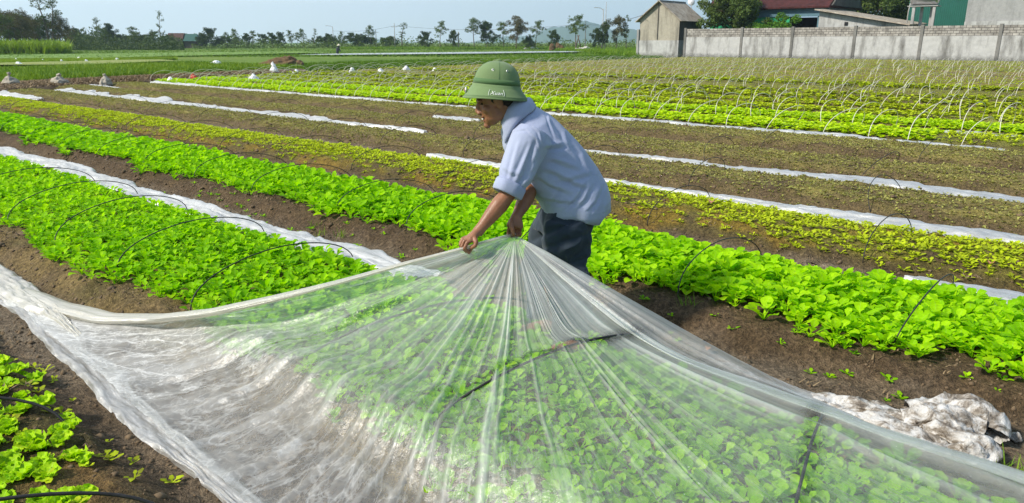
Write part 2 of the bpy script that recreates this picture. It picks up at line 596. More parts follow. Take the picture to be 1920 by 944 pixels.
def soil_colour(s, t, z):
    """the soil's own colours: bare brown sides, paler trodden furrows, algae and moss on the beds"""
    F = np.array(FURROW)
    dist = np.min(np.abs(s[:, None] - F), axis=1)
    i = np.searchsorted(F, s) - 1          # bed number: 0 = lettuce bed, 1 = covered bed, ...
    brown = np.array([0.130, 0.088, 0.050]); sandy = np.array([0.240, 0.190, 0.132]); dark = np.array([0.075, 0.050, 0.026])
    n1 = fbm(s * 3, t * 1.5, seed=31); n2 = fbm(s * 7, t * 5, seed=41); n3 = fbm(s * 1.2, t * 0.6, seed=51)
    c = np.repeat(brown[None], len(s), 0)
    c = c + (dark - brown) * np.clip(0.5 + n2, 0, 1)[:, None] * 0.7
    fw = (1 - sstep(0.13, 0.32, dist + 0.06 * n2))[:, None]
    c = c * (1 - fw) + (sandy + (brown - sandy) * np.clip(0.3 + n1 * 0.9, 0, 1)[:, None]) * fw
    top = sstep(0.26, 0.48, dist + 0.06 * n1)
    def lay(mask, colr, amt):
        nonlocal c
        m = (mask * amt)[:, None]
        c = c * (1 - m) + np.array(colr)[None] * m
    b0, b1, b2, b3 = (i == 0), (i == 1), (i == 2), (i == 3)
    lay(b0 * top, (0.085, 0.085, 0.022), np.clip(0.35 + n2, 0, 0.8))
    lay(b0 * top, (0.22, 0.13, 0.03), np.clip(n1 * 1.2, 0, 0.5))
    lay(b0 * sstep(0.24, 0.42, dist), (0.11, 0.095, 0.032), np.clip(0.4 + n2, 0, 0.8))
    side1 = sstep(0.16, 0.3, dist)
    lay(b1 * side1, (0.26, 0.185, 0.075), np.clip(0.75 + n2 * 0.6, 0, 0.9))
    lay(b1 * side1, (0.12, 0.13, 0.03), np.clip(n1 * 1.3, 0, 0.6))
    lay(b2 * side1, (0.135, 0.090, 0.046), np.clip(0.45 + n2 * 0.8, 0, 0.8))
    lay(b3 * side1, (0.13, 0.095, 0.035), np.clip(0.7 + n2 * 0.6, 0, 0.9))
    lay(b3 * top, (0.24, 0.23, 0.03), np.clip(0.55 + n2, 0, 0.85))
    lay(b3 * side1, (0.30, 0.175, 0.03), np.clip(-0.05 + n1 * 1.3 + n2 * 1.5, 0, 0.65))
    mid = (i >= 4) & (i <= 6)
    lay(mid * side1, (0.20, 0.146, 0.066), np.clip(0.6 + n2 * 0.6, 0, 0.9))
    top2 = sstep(0.34, 0.58, dist + 0.10 * n1 + 0.05 * n2)
    lay(mid * top2, (0.31, 0.265, 0.07), np.clip(0.55 + n2 * 1.2, 0, 0.85))
    far = i >= 7
    lay(far * top, (0.24, 0.25, 0.045), np.clip(0.65 + n1, 0, 0.9))
    lay(far * top, (0.28, 0.19, 0.09), np.clip((vnoise(i * 1.7, t * 0.05, seed=77) + 0.1) * 1.2, 0, 0.7))
    return np.clip(c, 0.01, 1)


def soil_strip(name, s0, s1, ds, ts):
    ns = max(3, int(math.ceil((s1 - s0) / ds)) + 1)
    S, T = np.meshgrid(np.linspace(s0, s1, ns), ts, indexing='ij')
    s, t = S.ravel(), T.ravel()
    z = ground_z(s, t)
    V = np.stack([s * N[0] + t * D[0], s * N[1] + t * D[1], z], -1)
    me = mesh_np(name, V, grid_faces(ns, len(ts)), True, col=soil_colour(s, t, z))
    o = link(name, me, M["soil"])
    tag(o, kind="structure")
    return o


def t_samples(lo, hi, d0, grow, centre=1.5):
    out = [centre]
    x, dt = centre, d0
    while x < hi:
        x = min(hi, x + dt); out.append(x); dt *= grow if x > 3.5 else 1.0
    x, dt = centre, d0
    while x > lo:
        x = max(lo, x - dt); out.insert(0, x)
    return np.array(out)


edges = []
for i, fc in enumerate(FURROW):
    edges.append((fc - 0.2, fc + 0.2, "furrow"))
    if i + 1 < len(FURROW):
        edges.append((fc + 0.2, FURROW[i + 1] - 0.2, "raised_bed"))
for s0, s1, nm in edges:
    tend = bed_end(s1) + 1.2
    if s1 < 5.2:
        o = soil_strip(nm, s0, s1, 0.022, t_samples(-3.2, tend, 0.028, 1.012))
    elif s1 < 12.5:
        o = soil_strip(nm, s0, s1, 0.05, t_samples(-6, tend, 0.07, 1.01))
    else:
        lo = -8 if s1 < 30 else (-4 if s1 < 50 else 0)
        o = soil_strip(nm, s0, s1, 0.13, np.linspace(lo, tend, int((tend - lo) / 0.45)))

# the land all round, to the horizon: green paddies, bunds and rough grass
g = Nodes("field_ground")
vec = g.coords("Object")
n1 = g.noise(0.05, 4, 0.6, vec); n2 = g.noise(0.9, 5, 0.65, vec); n3 = g.noise(9, 4, 0.6, vec)
gc = g.ramp(n1, [(0.32, (0.06, 0.11, 0.016)), (0.5, (0.11, 0.18, 0.024)), (0.66, (0.15, 0.20, 0.036))])
gc = g.mix(0.8, gc, g.ramp(n2, [(0.3, 0.55), (0.7, 1.4)]), 'MULTIPLY')
gc = g.mix(0.6, gc, g.ramp(n3, [(0.3, 0.6), (0.7, 1.35)]), 'MULTIPLY')
M["field_ground"] = g.done(g.principled(gc, 0.95, g.bump(n3, 0.6, 0.1), 0.15))
R = 4200.0
gx = np.concatenate([-np.geomspace(60, R, 26)[::-1], np.linspace(-54, 54, 37), np.geomspace(60, R, 26)])
gy = np.concatenate([[-400, -150, -60, -20], np.linspace(-6, 140, 60), np.geomspace(146, R, 26)])
GX, GY = np.meshgrid(gx, gy, indexing='ij')
GZ = 0.12 * fbm(GX * 0.03, GY * 0.03, seed=60) - 0.30
# keep the sheet below the beds, let it come up to the field's level beyond their ends
gs, gt = GX * N[0] + GY * N[1], GX * D[0] + GY * D[1]
beyond = np.maximum(sstep(0.2, 2.5, gt - np.interp(gs, [0, 5, 9, 13.5, 21, 31.5, 43, 70], [24.5, 25.4, 28.0, 29.6, 32.2, 34.4, 35.6, 37.0])), sstep(WALL_S - 1.5, WALL_S + 1, gs))
GZ = GZ + beyond * 0.30
me = mesh_np("ground", np.stack([GX.ravel(), GY.ravel(), GZ.ravel()], -1), grid_faces(len(gx), len(gy))[:, ::-1], True)
tag(link("ground", me, M["field_ground"]), kind="structure")

# the strip of dark, littered earth across the bed ends
M["bare_earth"] = simple("bare_earth", (0.075, 0.048, 0.028), (0.13, 0.085, 0.05), 3.0, 0.95, 0.9)
ss = np.linspace(-9, 22, 100); ww = np.linspace(-0.6, 4.0, 16)
S, W = np.meshgrid(ss, ww, indexing='ij')
T = W * (1 - 0.02 * S) + np.interp(S, [0, 5, 9, 13.5, 21, 31.5, 43, 70], [24.5, 25.4, 28.0, 29.6, 32.2, 34.4, 35.6, 37.0])
Z = 0.10 + 0.16 * np.sin(np.clip((W + 0.6) / 4.6, 0, 1) * math.pi) * (0.6 + 0.6 * fbm(S * 0.8, T * 0.8, seed=91)) - 0.14 * (W <= -0.55) - 0.1 * (W >= 3.95)
me = mesh_np("earth_bank", np.stack([S * N[0] + T * D[0], S * N[1] + T * D[1], Z], -1).reshape(-1, 3), grid_faces(100, 16), True)
tag(link("earth_bank", me, M["bare_earth"]), kind="structure")

# flooded paddies far out, shining under the sky
w = Nodes("paddy_water")
nz = w.noise(0.6, 3, 0.5, w.coords("Object"))
M["paddy_water"] = w.done(w.principled((0.30, 0.33, 0.30), 0.22, w.bump(nz, 0.04, 0.05), 1.0))


def patch(name, pix, z, m):
    pts = [at(u, v, z) for u, v in pix]
    bm = bmesh.new()
    bm.faces.new([bm.verts.new(p) for p in pts])
    bmesh.ops.recalc_face_normals(bm, faces=bm.faces[:])
    me = bpy.data.meshes.new(name); bm.to_mesh(me); bm.free()
    if me.polygons[0].normal.z < 0: me.flip_normals()
    return tag(link(name, me, m), kind="structure")


patch("paddy_water", [(560, 102.6), (640, 103), (900, 100.6), (1090, 97.6), (1120, 96.4), (1000, 96.4), (830, 98.2), (640, 100.6)], 0.19, M["paddy_water"])
#patch("paddy_water", [(600, 100.2), (760, 98.4), (960, 96), (900, 95), (700, 97)], 0.19, M["paddy_water"])
M["young_rice"] = simple("young_rice", (0.10, 0.19, 0.025), (0.16, 0.25, 0.04), 0.5, 0.9, 0.4)
patch("rice_paddy", [(-40, 110), (180, 109), (380, 104), (620, 98.5), (560, 96.5), (300, 99), (-60, 104)], 0.15, M["young_rice"])
M["pale_rice"] = simple("pale_rice", (0.17, 0.22, 0.04), (0.22, 0.24, 0.06), 0.5, 0.9, 0.4)
patch("rice_paddy", [(-40, 122), (170, 121), (330, 113.5), (300, 111.5), (-40, 115)], 0.16, M["pale_rice"])

# hills in the distance
hx = np.linspace(-1, 1, 90); hy = np.linspace(0, 1, 24)


def hills(name, u0, u1, top, Y, seed, depth=700):
    X0, X1 = (u0 - CX) / FPX * Y / 1.039, (u1 - CX) / FPX * Y / 1.039
    HX, HY = np.meshgrid(hx, hy, indexing='ij')
    env = (1 - np.abs(HX) ** 1.7) * np.sin(HY * math.pi) ** 0.8
    z = top * env * (0.68 + 0.42 * fbm(HX * 3 + seed, HY * 1.5, seed=seed, octaves=5)) - 3
    V = np.stack([X0 + (HX + 1) / 2 * (X1 - X0), Y + HY * depth, z], -1).reshape(-1, 3)
    tag(link(name, mesh_np(name, V, grid_faces(90, 24), True), M["hill"]), kind="structure")


M["hill"] = simple("hill", (0.035, 0.06, 0.02), (0.06, 0.09, 0.03), 0.01, 0.95, 0.0)
hills("hills", 975, 1240, 128, 2900, 4)
hills("hills", 1120, 1330, 78, 2500, 9)
hills("hills", 860, 1090, 42, 3300, 14)
hills("hills", 560, 780, 26, 3500, 21)

# the air between
hz = Nodes("haze")
pv = hz.n("VolumePrincipled")
pv.inputs["Color"].default_value = (0.54, 0.70, 0.88, 1)
pv.inputs["Density"].default_value = 0.0003
pv.inputs["Anisotropy"].default_value = 0.35
hz.l(pv.outputs[0], hz.out.inputs["Volume"])
mb = MB().box((0, 1900, 98), (9000, 4900, 202))
hb = mb.build("haze", hz.m); tag(hb, kind="stuff")
# ------------------------------------------------------------------ leafy crops
def leaf_arrays(rng, az, e0, e1, pet, Ln, Wd, cup, wave, nr=5, nc=3, prof=(0.18, 0.75, 1.0, 0.86, 0.28), pw=0.004):
    """one leaf: a thin petiole, then a cupped blade bending over; returns V, F, uv"""
    ca, sa = math.cos(az), math.sin(az)
    P, Wv, U, ang = [], [], [], []
    x = z = 0.0
    steps = [(pet * 0.5, pw, e0)] * 2 if pet > 0 else []
    pts = [(0.0, 0.0, pw, e0)]
    for dl, w_, e in steps:
        x += math.cos(e) * dl; z += math.sin(e) * dl
        pts.append((x, z, w_, e))
    for r in range(nr):
        e = e0 + (e1 - e0) * (r + 0.6) / nr
        dl = Ln / nr * (0.35 if r == 0 else 1)
        x += math.cos(e) * dl; z += math.sin(e) * dl
        pts.append((x, z, Wd * 0.5 * float(np.interp(r / max(nr - 1, 1), np.linspace(0, 1, len(prof)), prof)), e))
    V, uv = [], []
    xs = np.linspace(-1, 1, nc)
    n = len(pts)
    for k, (px_, pz, w_, e) in enumerate(pts):
        for q in xs:
            up = cup * w_ * q * q + wave * w_ * math.sin(k * 2.1 + q * 3 + az * 5) * abs(q)
            lx = px_ - math.sin(e) * up
            lz = pz + math.cos(e) * up
            ly = w_ * q
            V.append((lx * ca - ly * sa, lx * sa + ly * ca, lz))
            uv.append(((q + 1) / 2, k / (n - 1)))
    return np.array(V), grid_faces(n, nc), np.array(uv)


def plant_arrays(seed, nleaf, L0, W0, pet, e_lo, e_hi, bend, cup=0.35, wave=0.15, nr=5, nc=3, **kw):
    rng = random.Random(seed)
    Vs, Fs, Us, Ts = [], [], [], []
    b = 0
    a0 = rng.random() * 6.28
    for i in range(nleaf):
        f = i / max(nleaf - 1, 1)
        az = a0 + i * 2.4 + rng.uniform(-0.35, 0.35)
        e0 = math.radians(rng.uniform(e_lo, e_hi) * (0.55 + 0.45 * f) + 8 * f)
        e1 = e0 - math.radians(rng.uniform(*bend))
        k = rng.uniform(0.72, 1.15) * (1.05 - 0.25 * f)
        V, F, U = leaf_arrays(rng, az, e0, e1, pet * rng.uniform(0.7, 1.2), L0 * k, W0 * k * rng.uniform(0.85, 1.15), cup * rng.uniform(0.5, 1.4), wave, nr, nc, **kw)
        Vs.append(V); Fs.append(F + b); Us.append(U); Ts.append(np.full(len(V), np.clip(0.5 + rng.gauss(0, 0.2) + 0.12 * f, 0, 1)))
        b += len(V)
    return np.concatenate(Vs), np.concatenate(Fs), np.concatenate(Us), np.concatenate(Ts)


def scatter_mesh(name, variants, pos, rng, smin=0.8, smax=1.2, tilt=0.15, tvar=0.1, scale=None, tint0=None):
    """many copies of the variants as one mesh"""
    n = len(pos)
    which = rng.integers(0, len(variants), n)
    rot = rng.uniform(0, 2 * math.pi, n)
    sc = rng.uniform(smin, smax, n) * (1 if scale is None else scale)
    tx, ty = rng.normal(0, tilt, n), rng.normal(0, tilt, n)
    dt = rng.normal(0, tvar, n) + (0 if tint0 is None else tint0)
    Vs, Fs, Us, Ts = [], [], [], []
    base = 0
    for k, (V, F, U, T) in enumerate(variants):
        ii = np.where(which == k)[0]
        if not len(ii): continue
        c, s = np.cos(rot[ii])[:, None], np.sin(rot[ii])[:, None]
        x = (V[None, :, 0] * c - V[None, :, 1] * s) * sc[ii][:, None]
        y = (V[None, :, 0] * s + V[None, :, 1] * c) * sc[ii][:, None]
        z = V[None, :, 2] * sc[ii][:, None]
        x = x + z * tx[ii][:, None]; y = y + z * ty[ii][:, None]
        P = np.stack([x, y, z], -1) + pos[ii][:, None, :]
        m = len(V)
        Vs.append(P.reshape(-1, 3))
        Fs.append((F[None] + (np.arange(len(ii)) * m)[:, None, None] + base).reshape(-1, F.shape[1]))
        Us.append(np.tile(U, (len(ii), 1)))
        Ts.append(np.clip(T[None] + dt[ii][:, None], 0, 1).ravel())
        base += m * len(ii)
    return mesh_np(name, np.concatenate(Vs), np.concatenate(Fs), True, np.concatenate(Us), np.concatenate(Ts))


def bed_positions(rng, s0, s1, t0, t1, gap, jitter=0.45, view=True, sink=0.0):
    ns, nt = max(2, int((s1 - s0) / gap)), max(2, int((t1 - t0) / gap))
    S, T = np.meshgrid(np.linspace(s0, s1, ns), np.linspace(t0, t1, nt), indexing='ij')
    s = S.ravel() + rng.uniform(-jitter, jitter, S.size) * gap
    t = T.ravel() + rng.uniform(-jitter, jitter, S.size) * gap
    z = ground_z(s, t) - sink
    P = np.stack([s * N[0] + t * D[0], s * N[1] + t * D[1], z], -1)
    if view:
        k = in_view(P, 420)
        return P[k], s[k], t[k]
    return P, s, t


RNG = np.random.default_rng(7)
choy = [plant_arrays(100 + i, 7 + i % 3, 0.066, 0.050, 0.045, 38, 76, (15, 55)) for i in range(14)]
choy_mid = [plant_arrays(200 + i, 6, 0.072, 0.056, 0.042, 38, 74, (15, 50), nr=3, nc=3, prof=(0.3, 1.0, 0.4)) for i in range(10)]
choy_far = [plant_arrays(300 + i, 6, 0.078, 0.064, 0.036, 35, 68, (10, 45), nr=2, nc=2, prof=(0.9, 0.8)) for i in range(8)]

# the covered bed and the bed behind it: thinned out along the edges, a few plants down the side
P1, s1_, t1_ = bed_positions(RNG, 1.40, 2.78, -1.2, 15, 0.060)
k = RNG.random(len(s1_)) < sstep(1.50, 1.72, s1_ + 0.12 * (t1_ < 2.4) + 0.20 * fbm(t1_ * 2.2, s1_ * 2, seed=5)) * (1 - 0.7 * sstep(2.70, 2.80, s1_))
k &= ~((t1_ > 3.3) & (t1_ < 4.5) & (s1_ < 1.62)) & ~((t1_ < 3.2) & (s1_ < 1.44)) & ~((t1_ < 1.1) & (s1_ > 2.45 + 0.15 * np.clip(t1_, 0, 1))) & ~((t1_ < 2.0) & (s1_ > 2.68))
P1, s1_, t1_ = P1[k], s1_[k], t1_[k]
P2, s2_, t2_ = bed_positions(RNG, 3.46, 4.74, -1.5, 25.0, 0.058)
k = RNG.random(len(s2_)) < np.clip(sstep(3.48, 3.78, s2_ + 0.24 * fbm(t2_ * 2.0, s2_ * 2, seed=6)), 0.0, 1) * (1 - 0.6 * sstep(4.6, 4.74, s2_)) * np.where((s2_ < 3.62), 0.7, 1.0)
P2, s2_, t2_ = P2[k], s2_[k], t2_[k]
d1, d2 = np.linalg.norm(P1 - np.array([0, 0, 1.5]), axis=1), np.linalg.norm(P2 - np.array([0, 0, 1.5]), axis=1)
v1, v2 = in_view(P1, 0), in_view(P2, 0)
rank = np.concatenate([np.where(v1, d1, 99), np.where(v2, d2, 99)])
near = np.zeros(len(rank), bool); near[np.argsort(rank)[:296]] = True
n1_, n2_ = near[:len(P1)], near[len(P1):]
proto = []
for i, (V, F, U, T) in enumerate(choy):
    proto.append(mesh_np("mustard_plant", V, F, True, U, T))
for me in proto: me.materials.append(M["choy"])
for P, flag, lab, grp, k0 in ((P1, n1_, "young leafy green mustard plant under the clear plastic sheet", "mustard plants growing under the clear sheet", 0.80),
                              (P2, n2_, "bright green mustard plant with round leaves on the open bed behind the sheet", "mustard plants at the near end of the open bed", 1.08)):
    for j, p in enumerate(P[flag]):
        o = bpy.data.objects.new("mustard_plant", proto[int(RNG.integers(0, 14))])
        COL.objects.link(o)
        o.location = p; q = float(RNG.uniform(0.62, 1.25 if k0 > 1 else 1.12)) * k0
        o.scale = (q, q, q * float(RNG.uniform(0.85, 1.15)))
        o.rotation_euler = (float(RNG.normal(0, 0.12)), float(RNG.normal(0, 0.12)), float(RNG.uniform(0, 6.28)))
        tag(o, lab, "plant", grp)


def by_distance(name, P, near_v, mid_v, far_v, lab, m, sc=1.0, lim=(6.5, 11.0), tint0=None):
    dist = np.linalg.norm(P[:, :2], axis=1)
    Vs = []
    obs = []
    for lo, hi, va in ((0, lim[0], near_v), (lim[0], lim[1], mid_v), (lim[1], 1e9, far_v)):
        q = (dist >= lo) & (dist < hi)
        if q.any():
            obs.append(scatter_mesh(name, va, P[q], RNG, 0.62, 1.28, 0.16, 0.13, sc * (1 + 0.22 * fbm(P[q][:, 0] * 2.2, P[q][:, 1] * 2.2, seed=99)), None if tint0 is None else tint0[q]))
    bm = bmesh.new()
    for me in obs: bm.from_mesh(me)
    out = bpy.data.meshes.new(name); bm.to_mesh(out); bm.free()
    for me in obs: bpy.data.meshes.remove(me)
    return tag(link(name, out, m), lab, "crop", None, "stuff")


pt1 = 0.16 * fbm(s1_ * 3, t1_ * 3, seed=71) - 0.06
by_distance("mustard_crop", P1[~n1_], choy, choy_mid, choy_far, "dense bright green mustard seedlings on the bed left of the plastic sheet", M["choy"], 0.82, tint0=pt1[~n1_])
pt2 = 0.16 * fbm(s2_ * 2, t2_ * 2, seed=72) + 0.34 * sstep(6.5, 1.5, t2_) - 0.03
by_distance("mustard_crop", P2[~n2_], choy, choy_mid, choy_far, "dense bright green mustard crop on the long bed behind the farmer", M["choy"], 1.05, tint0=pt2[~n2_])

# yellowing seedlings on the third bed, tiny sprouts on the next three
sprig = [plant_arrays(400 + i, 5, 0.04, 0.026, 0.02, 15, 50, (0, 30), nr=2, nc=2, prof=(1.0, 0.5)) for i in range(8)]
P3, s3_, t3_ = bed_positions(RNG, 5.18, 6.42, -1, 25.3, 0.042)
cov = fbm(s3_ * 2.2, t3_ * 1.4, seed=81)
k = RNG.random(len(s3_)) < np.clip(0.62 + cov * 1.2 + 0.5 * sstep(5.5, 6.3, s3_), 0.03, 1) * sstep(5.12, 5.6, s3_)
P3, s3_, t3_ = P3[k], s3_[k], t3_[k]
o = link("seedling_crop", scatter_mesh("seedling_crop", sprig, P3, RNG, 0.45, 1.25, 0.1, 0.14, 1.0, 0.15 * sstep(2, 12, t3_) + 0.12), M["seedling"])
tag(o, "patchy yellow green seedlings on the mossy third bed", "crop", None, "stuff")
dot = [plant_arrays(500 + i, 4, 0.030, 0.020, 0.010, 8, 45, (0, 20), nr=1, nc=2, prof=(1.0,)) for i in range(6)]
for a, b, lab, tn in ((6.88, 8.2, "olive brown sprouts on the fourth bed", 0.0), (8.62, 10.0, "olive sprouts on the fifth bed beyond the white strip", 0.06), (10.42, 12.0, "olive sprouts on the sixth bed before the white hoops", 0.08)):
    Pd, sd, td = bed_positions(RNG, a, b, -1, bed_end(a), 0.046)
    k = RNG.random(len(sd)) < np.clip(0.85 * sstep(a - 0.05, a + 0.25, sd + 0.1 * fbm(td * 1.5, sd, seed=19)), 0.12, 1)
    o = link("sprout_crop", scatter_mesh("sprout_crop", dot, Pd[k], RNG, 0.7, 1.5, 0.1, 0.16, 1.0, tn + 0.2 * fbm(sd[k] * 2, td[k], seed=14)), M["sprout"])
    tag(o, lab, "crop", None, "stuff")

# the bright beds under the white hoops and the paler ones beyond
blob = [plant_arrays(600 + i, 5, 0.11, 0.10, 0.03, 30, 65, (10, 45), nr=2, nc=2, prof=(1.0, 0.7)) for i in range(8)]
for j in range(7, 39):
    a, b = FURROW[j] + 0.42, FURROW[j + 1] - 0.42
    t0 = -4 if j < 18 else 0
    g_ = 0.07 if j < 11 else (0.115 if j < 20 else 0.16)
    Pf, sf, tf = bed_positions(RNG, a, b, t0, bed_end(a) - 0.4, g_, view=True)
    if j in (7, 8):
        cover, tnt, sc, m = 1.0, 0.22, 0.72, M["far_choy"]
    elif j in (11, 12, 15):
        cover, tnt, sc, m = 0.6, -0.12, 0.8, M["seedling"]
    else:
        cover, tnt, sc, m = 0.8, 0.08 + 0.1 * math.sin(j * 2.2), 0.62 + 0.25 * (j > 15), M["seedling"]
    n_ = fbm(sf * 1.2, tf * 0.35, seed=200 + j)
    k = RNG.random(len(sf)) < np.clip(cover + n_ * 0.6, 0.05, 1)
    if j == 7: k &= tf > 2.6 - 0.0
    if j == 7:
        k2 = (tf < 2.5) & (RNG.random(len(tf)) < 0.7)
        tag(link("far_bed_crop", scatter_mesh("far_bed_crop", sprig, Pf[k2], RNG, 0.8, 1.4, 0.1, 0.12, 1.3, 0.2), M["seedling"]), "smaller green seedlings at the right end of the first hooped bed", "crop", None, "stuff")
    if not k.any(): continue
    nm = "far_bed_crop"
    o = link(nm, scatter_mesh(nm, blob if j < 11 else sprig if j not in (11, 12, 15) else blob, Pf[k], RNG, 0.8, 1.25, 0.1, 0.12, sc * (1 if j < 11 else 1.35), tnt), m)
    tag(o, "bright yellow green crop under the first rows of white hoops" if j in (7, 8) else "low green crop on a bed among the far white hoops", "crop", "crops under the far white hoops" if j not in (7, 8) else "bright crops under the first white hoops", "stuff")

# lettuces on the near bed, each one on its own
lett = []
for i in range(8):
    V, F, U, T = plant_arrays(700 + i, 9 + i % 3, 0.070, 0.074, 0.010, 20, 62, (-5, 40), 0.30, 0.42, 6, 5, prof=(0.3, 0.75, 1.0, 1.05, 0.85, 0.4))
    me = mesh_np("lettuce", V, F, True, U, T); me.materials.append(M["lettuce"]); lett.append(me)
PL, sl, tl = bed_positions(RNG, 0.30, 0.98, 1.6, 6.0, 0.068, 0.42)
edge = 0.76 + 0.12 * fbm(tl * 1.5, sl, seed=15) + 0.10 * sstep(2.4, 3.6, tl)
k = (RNG.random(len(sl)) < np.where(sl < edge - 0.05, np.clip(0.90 + 0.5 * fbm(sl * 4, tl * 4, seed=23), 0.2, 1), np.where(sl < edge + 0.08, 0.25, 0.0)))
for p in PL[k]:
    o = bpy.data.objects.new("lettuce", lett[int(RNG.integers(0, 8))]); COL.objects.link(o)
    o.location = p; q = float(RNG.uniform(0.45, 0.85)); o.scale = (q, q, q)
    o.rotation_euler = (float(RNG.normal(0, 0.1)), float(RNG.normal(0, 0.1)), float(RNG.uniform(0, 6.28)))
    tag(o, "small light green lettuce with wavy leaves on the nearest bed", "lettuce", "lettuces on the nearest bed")
PL2, sl2, tl2 = bed_positions(RNG, 0.6, 0.95, 1.2, 6.0, 0.05, 0.5)
k = RNG.random(len(sl2)) < 0.16
tag(link("weed_seedlings", scatter_mesh("weed_seedlings", sprig, PL2[k], RNG, 0.4, 0.9, 0.2, 0.2), M["seedling"]), "tiny weeds and moss tufts along the edge of the lettuce bed", "weeds", None, "stuff")
Pw, sw_, tw_ = bed_positions(RNG, 3.28, 3.66, -0.5, 8, 0.06, 0.5)
k = RNG.random(len(sw_)) < 0.10
tag(link("weed_seedlings", scatter_mesh("weed_seedlings", sprig, Pw[k], RNG, 0.4, 1.1, 0.2, 0.2), M["choy"]), "tiny weeds on the bare side of the mustard bed", "weeds", None, "stuff")


# crumbs and clods of soil on the bare sides and in the furrows
def clod(seed):
    g_ = np.random.default_rng(seed)
    V = np.array([[1, 0, 0], [0, 1, 0], [-1, 0, 0], [0, -1, 0], [0, 0, 1], [0, 0, -1]], float) * g_.uniform(0.6, 1.2, (6, 1)) * np.array([1, 0.85, 0.7])
    F = np.array([[0, 1, 4, 4], [1, 2, 4, 4], [2, 3, 4, 4], [3, 0, 4, 4], [1, 0, 5, 5], [2, 1, 5, 5], [3, 2, 5, 5], [0, 3, 5, 5]])[:, :3]
    return V, F, np.zeros((6, 2)), np.full(6, 0.5)


M["clod"] = simple("clod", (0.07, 0.045, 0.024), (0.19, 0.135, 0.08), 14, 0.95)
clods = [clod(i) for i in range(6)]
Ps = []
for a, b, t0, t1, gap, pr in ((1.30, 1.66, -0.5, 9, 0.026, 0.5), (3.22, 3.80, -0.8, 12, 0.028, 0.5), (0.70, 1.10, 1.0, 6, 0.022, 0.5), (4.9, 5.5, -0.8, 14, 0.045, 0.5), (5.4, 6.5, -0.8, 10, 0.06, 0.4), (6.75, 8.2, -0.8, 12, 0.06, 0.5), (8.6, 10.0, -0.8, 12, 0.075, 0.5)):
    Pc, sc_, tc_ = bed_positions(RNG, a, b, t0, t1, gap, 0.5)
    Ps.append(Pc[RNG.random(len(Pc)) < pr * np.clip(0.6 + fbm(sc_ * 3, tc_ * 3, seed=17), 0, 1)])
Pc = np.concatenate(Ps)
szs = 0.0066 * np.exp(RNG.normal(0, 0.45, len(Pc))) * (1 + 0.09 * np.linalg.norm(Pc[:, :2], axis=1))
tag(link("soil_crumbs", scatter_mesh("soil_crumbs", clods, Pc, RNG, 0.8, 1.3, 0.0, 0.1, szs), M["clod"]), "loose brown crumbs and small clods of soil on the bare bed sides", "soil", None, "stuff")


# ------------------------------------------------------------------ grass beyond the bed ends
def blade_variant(seed, n, h, w, spread):
    rng = random.Random(seed)
    Vs, Fs, Us, Ts = [], [], [], []
    for i in range(n):
        V, F, U = leaf_arrays(rng, rng.random() * 6.28, math.radians(rng.uniform(60, 88)), math.radians(rng.uniform(10, 70)), 0, h * rng.uniform(0.6, 1.1), w, 0, 0, 3, 2, (1.0, 0.8, 0.15), pw=w * 0.5)
        V[:, 0] += rng.uniform(-spread, spread); V[:, 1] += rng.uniform(-spread, spread)
        Vs.append(V); Fs.append(F + len(V) * i); Us.append(U); Ts.append(np.full(len(V), np.clip(rng.gauss(0.5, 0.2), 0, 1)))
    return np.concatenate(Vs), np.concatenate(Fs), np.concatenate(Us), np.concatenate(Ts)


tuft = [blade_variant(800 + i, 9, 0.5, 0.035, 0.16) for i in range(6)]


def grass_zone(lab, pts_fn, n, sc, tint, m="grass"):
    P = pts_fn(n)
    k = in_view(P, 520)
    P = P[k]
    o = link("tall_grass", scatter_mesh("tall_grass", tuft, P, RNG, 0.6, 1.3, 0.15, 0.1, sc, tint + 0.34 * fbm(P[:, 0] * 0.22, P[:, 1] * 0.25, seed=6)), M[m])
    return tag(o, lab, "grass", None, "stuff")


def zone(s0, s1, w0, w1):
    def f(n):
        s = RNG.uniform(s0, s1, n)
        t = np.interp(s, [0, 5, 9, 13.5, 21, 31.5, 43, 70], [24.5, 25.4, 28.0, 29.6, 32.2, 34.4, 35.6, 37.0]) + RNG.uniform(w0, w1, n)
        return np.stack([s * N[0] + t * D[0], s * N[1] + t * D[1], np.full(n, 0.02)], -1)
    return f


def pixzone(u0, u1, va, vb):
    """a band of ground between two distances"""
    def f(n):
        u = RNG.uniform(u0, u1, n)
        a, b = va(u), vb(u)
        w_ = RNG.random(n)
        inv = 1 / a * 0 + w_
        v = b + (a - b) * inv
        return np.array([tuple(at(x, y, 0.02)) for x, y in zip(u, v)])
    return f


grass_zone("tall green grass beyond the littered bed ends", zone(-9, 24, 3.2, 16), 27000, 0.95, 0.10)
grass_zone("pale green young rice in the far left paddy", pixzone(-40, 330, lambda u: np.interp(u, [0, 330], [122, 113.5]), lambda u: np.interp(u, [0, 330], [115, 111.5])), 7000, 0.7, 0.35)
grass_zone("tall green grass along the far end of the hooped beds", zone(22, 66, 1.0, 9), 14000, 0.75, 0.0)
grass_zone("low rough grass on the far paddy banks", pixzone(-420, 1200, lambda u: np.interp(u, [0, 400, 800, 1200], [112, 108, 108, 106]), lambda u: np.interp(u, [0, 400, 800, 1200], [92, 91, 91, 91])), 11500, 0.65, 0.0)
grass_zone("dark grassy bank below the roadside trees", pixzone(640, 1196, lambda u: np.interp(u, [640, 1020, 1100, 1196], [93, 93, 101, 109]), lambda u: 90 + 0 * u), 9000, 1.5, 0.05)
grass_zone("reed bank at the foot of the left grove", pixzone(-20, 118, lambda u: 102 + 0 * u, lambda u: 98 + 0 * u), 3500, 4.2, 0.30)
n_ = 9000
s_ = RNG.uniform(-1, 20, n_); w_ = RNG.uniform(-0.2, 4.2, n_)
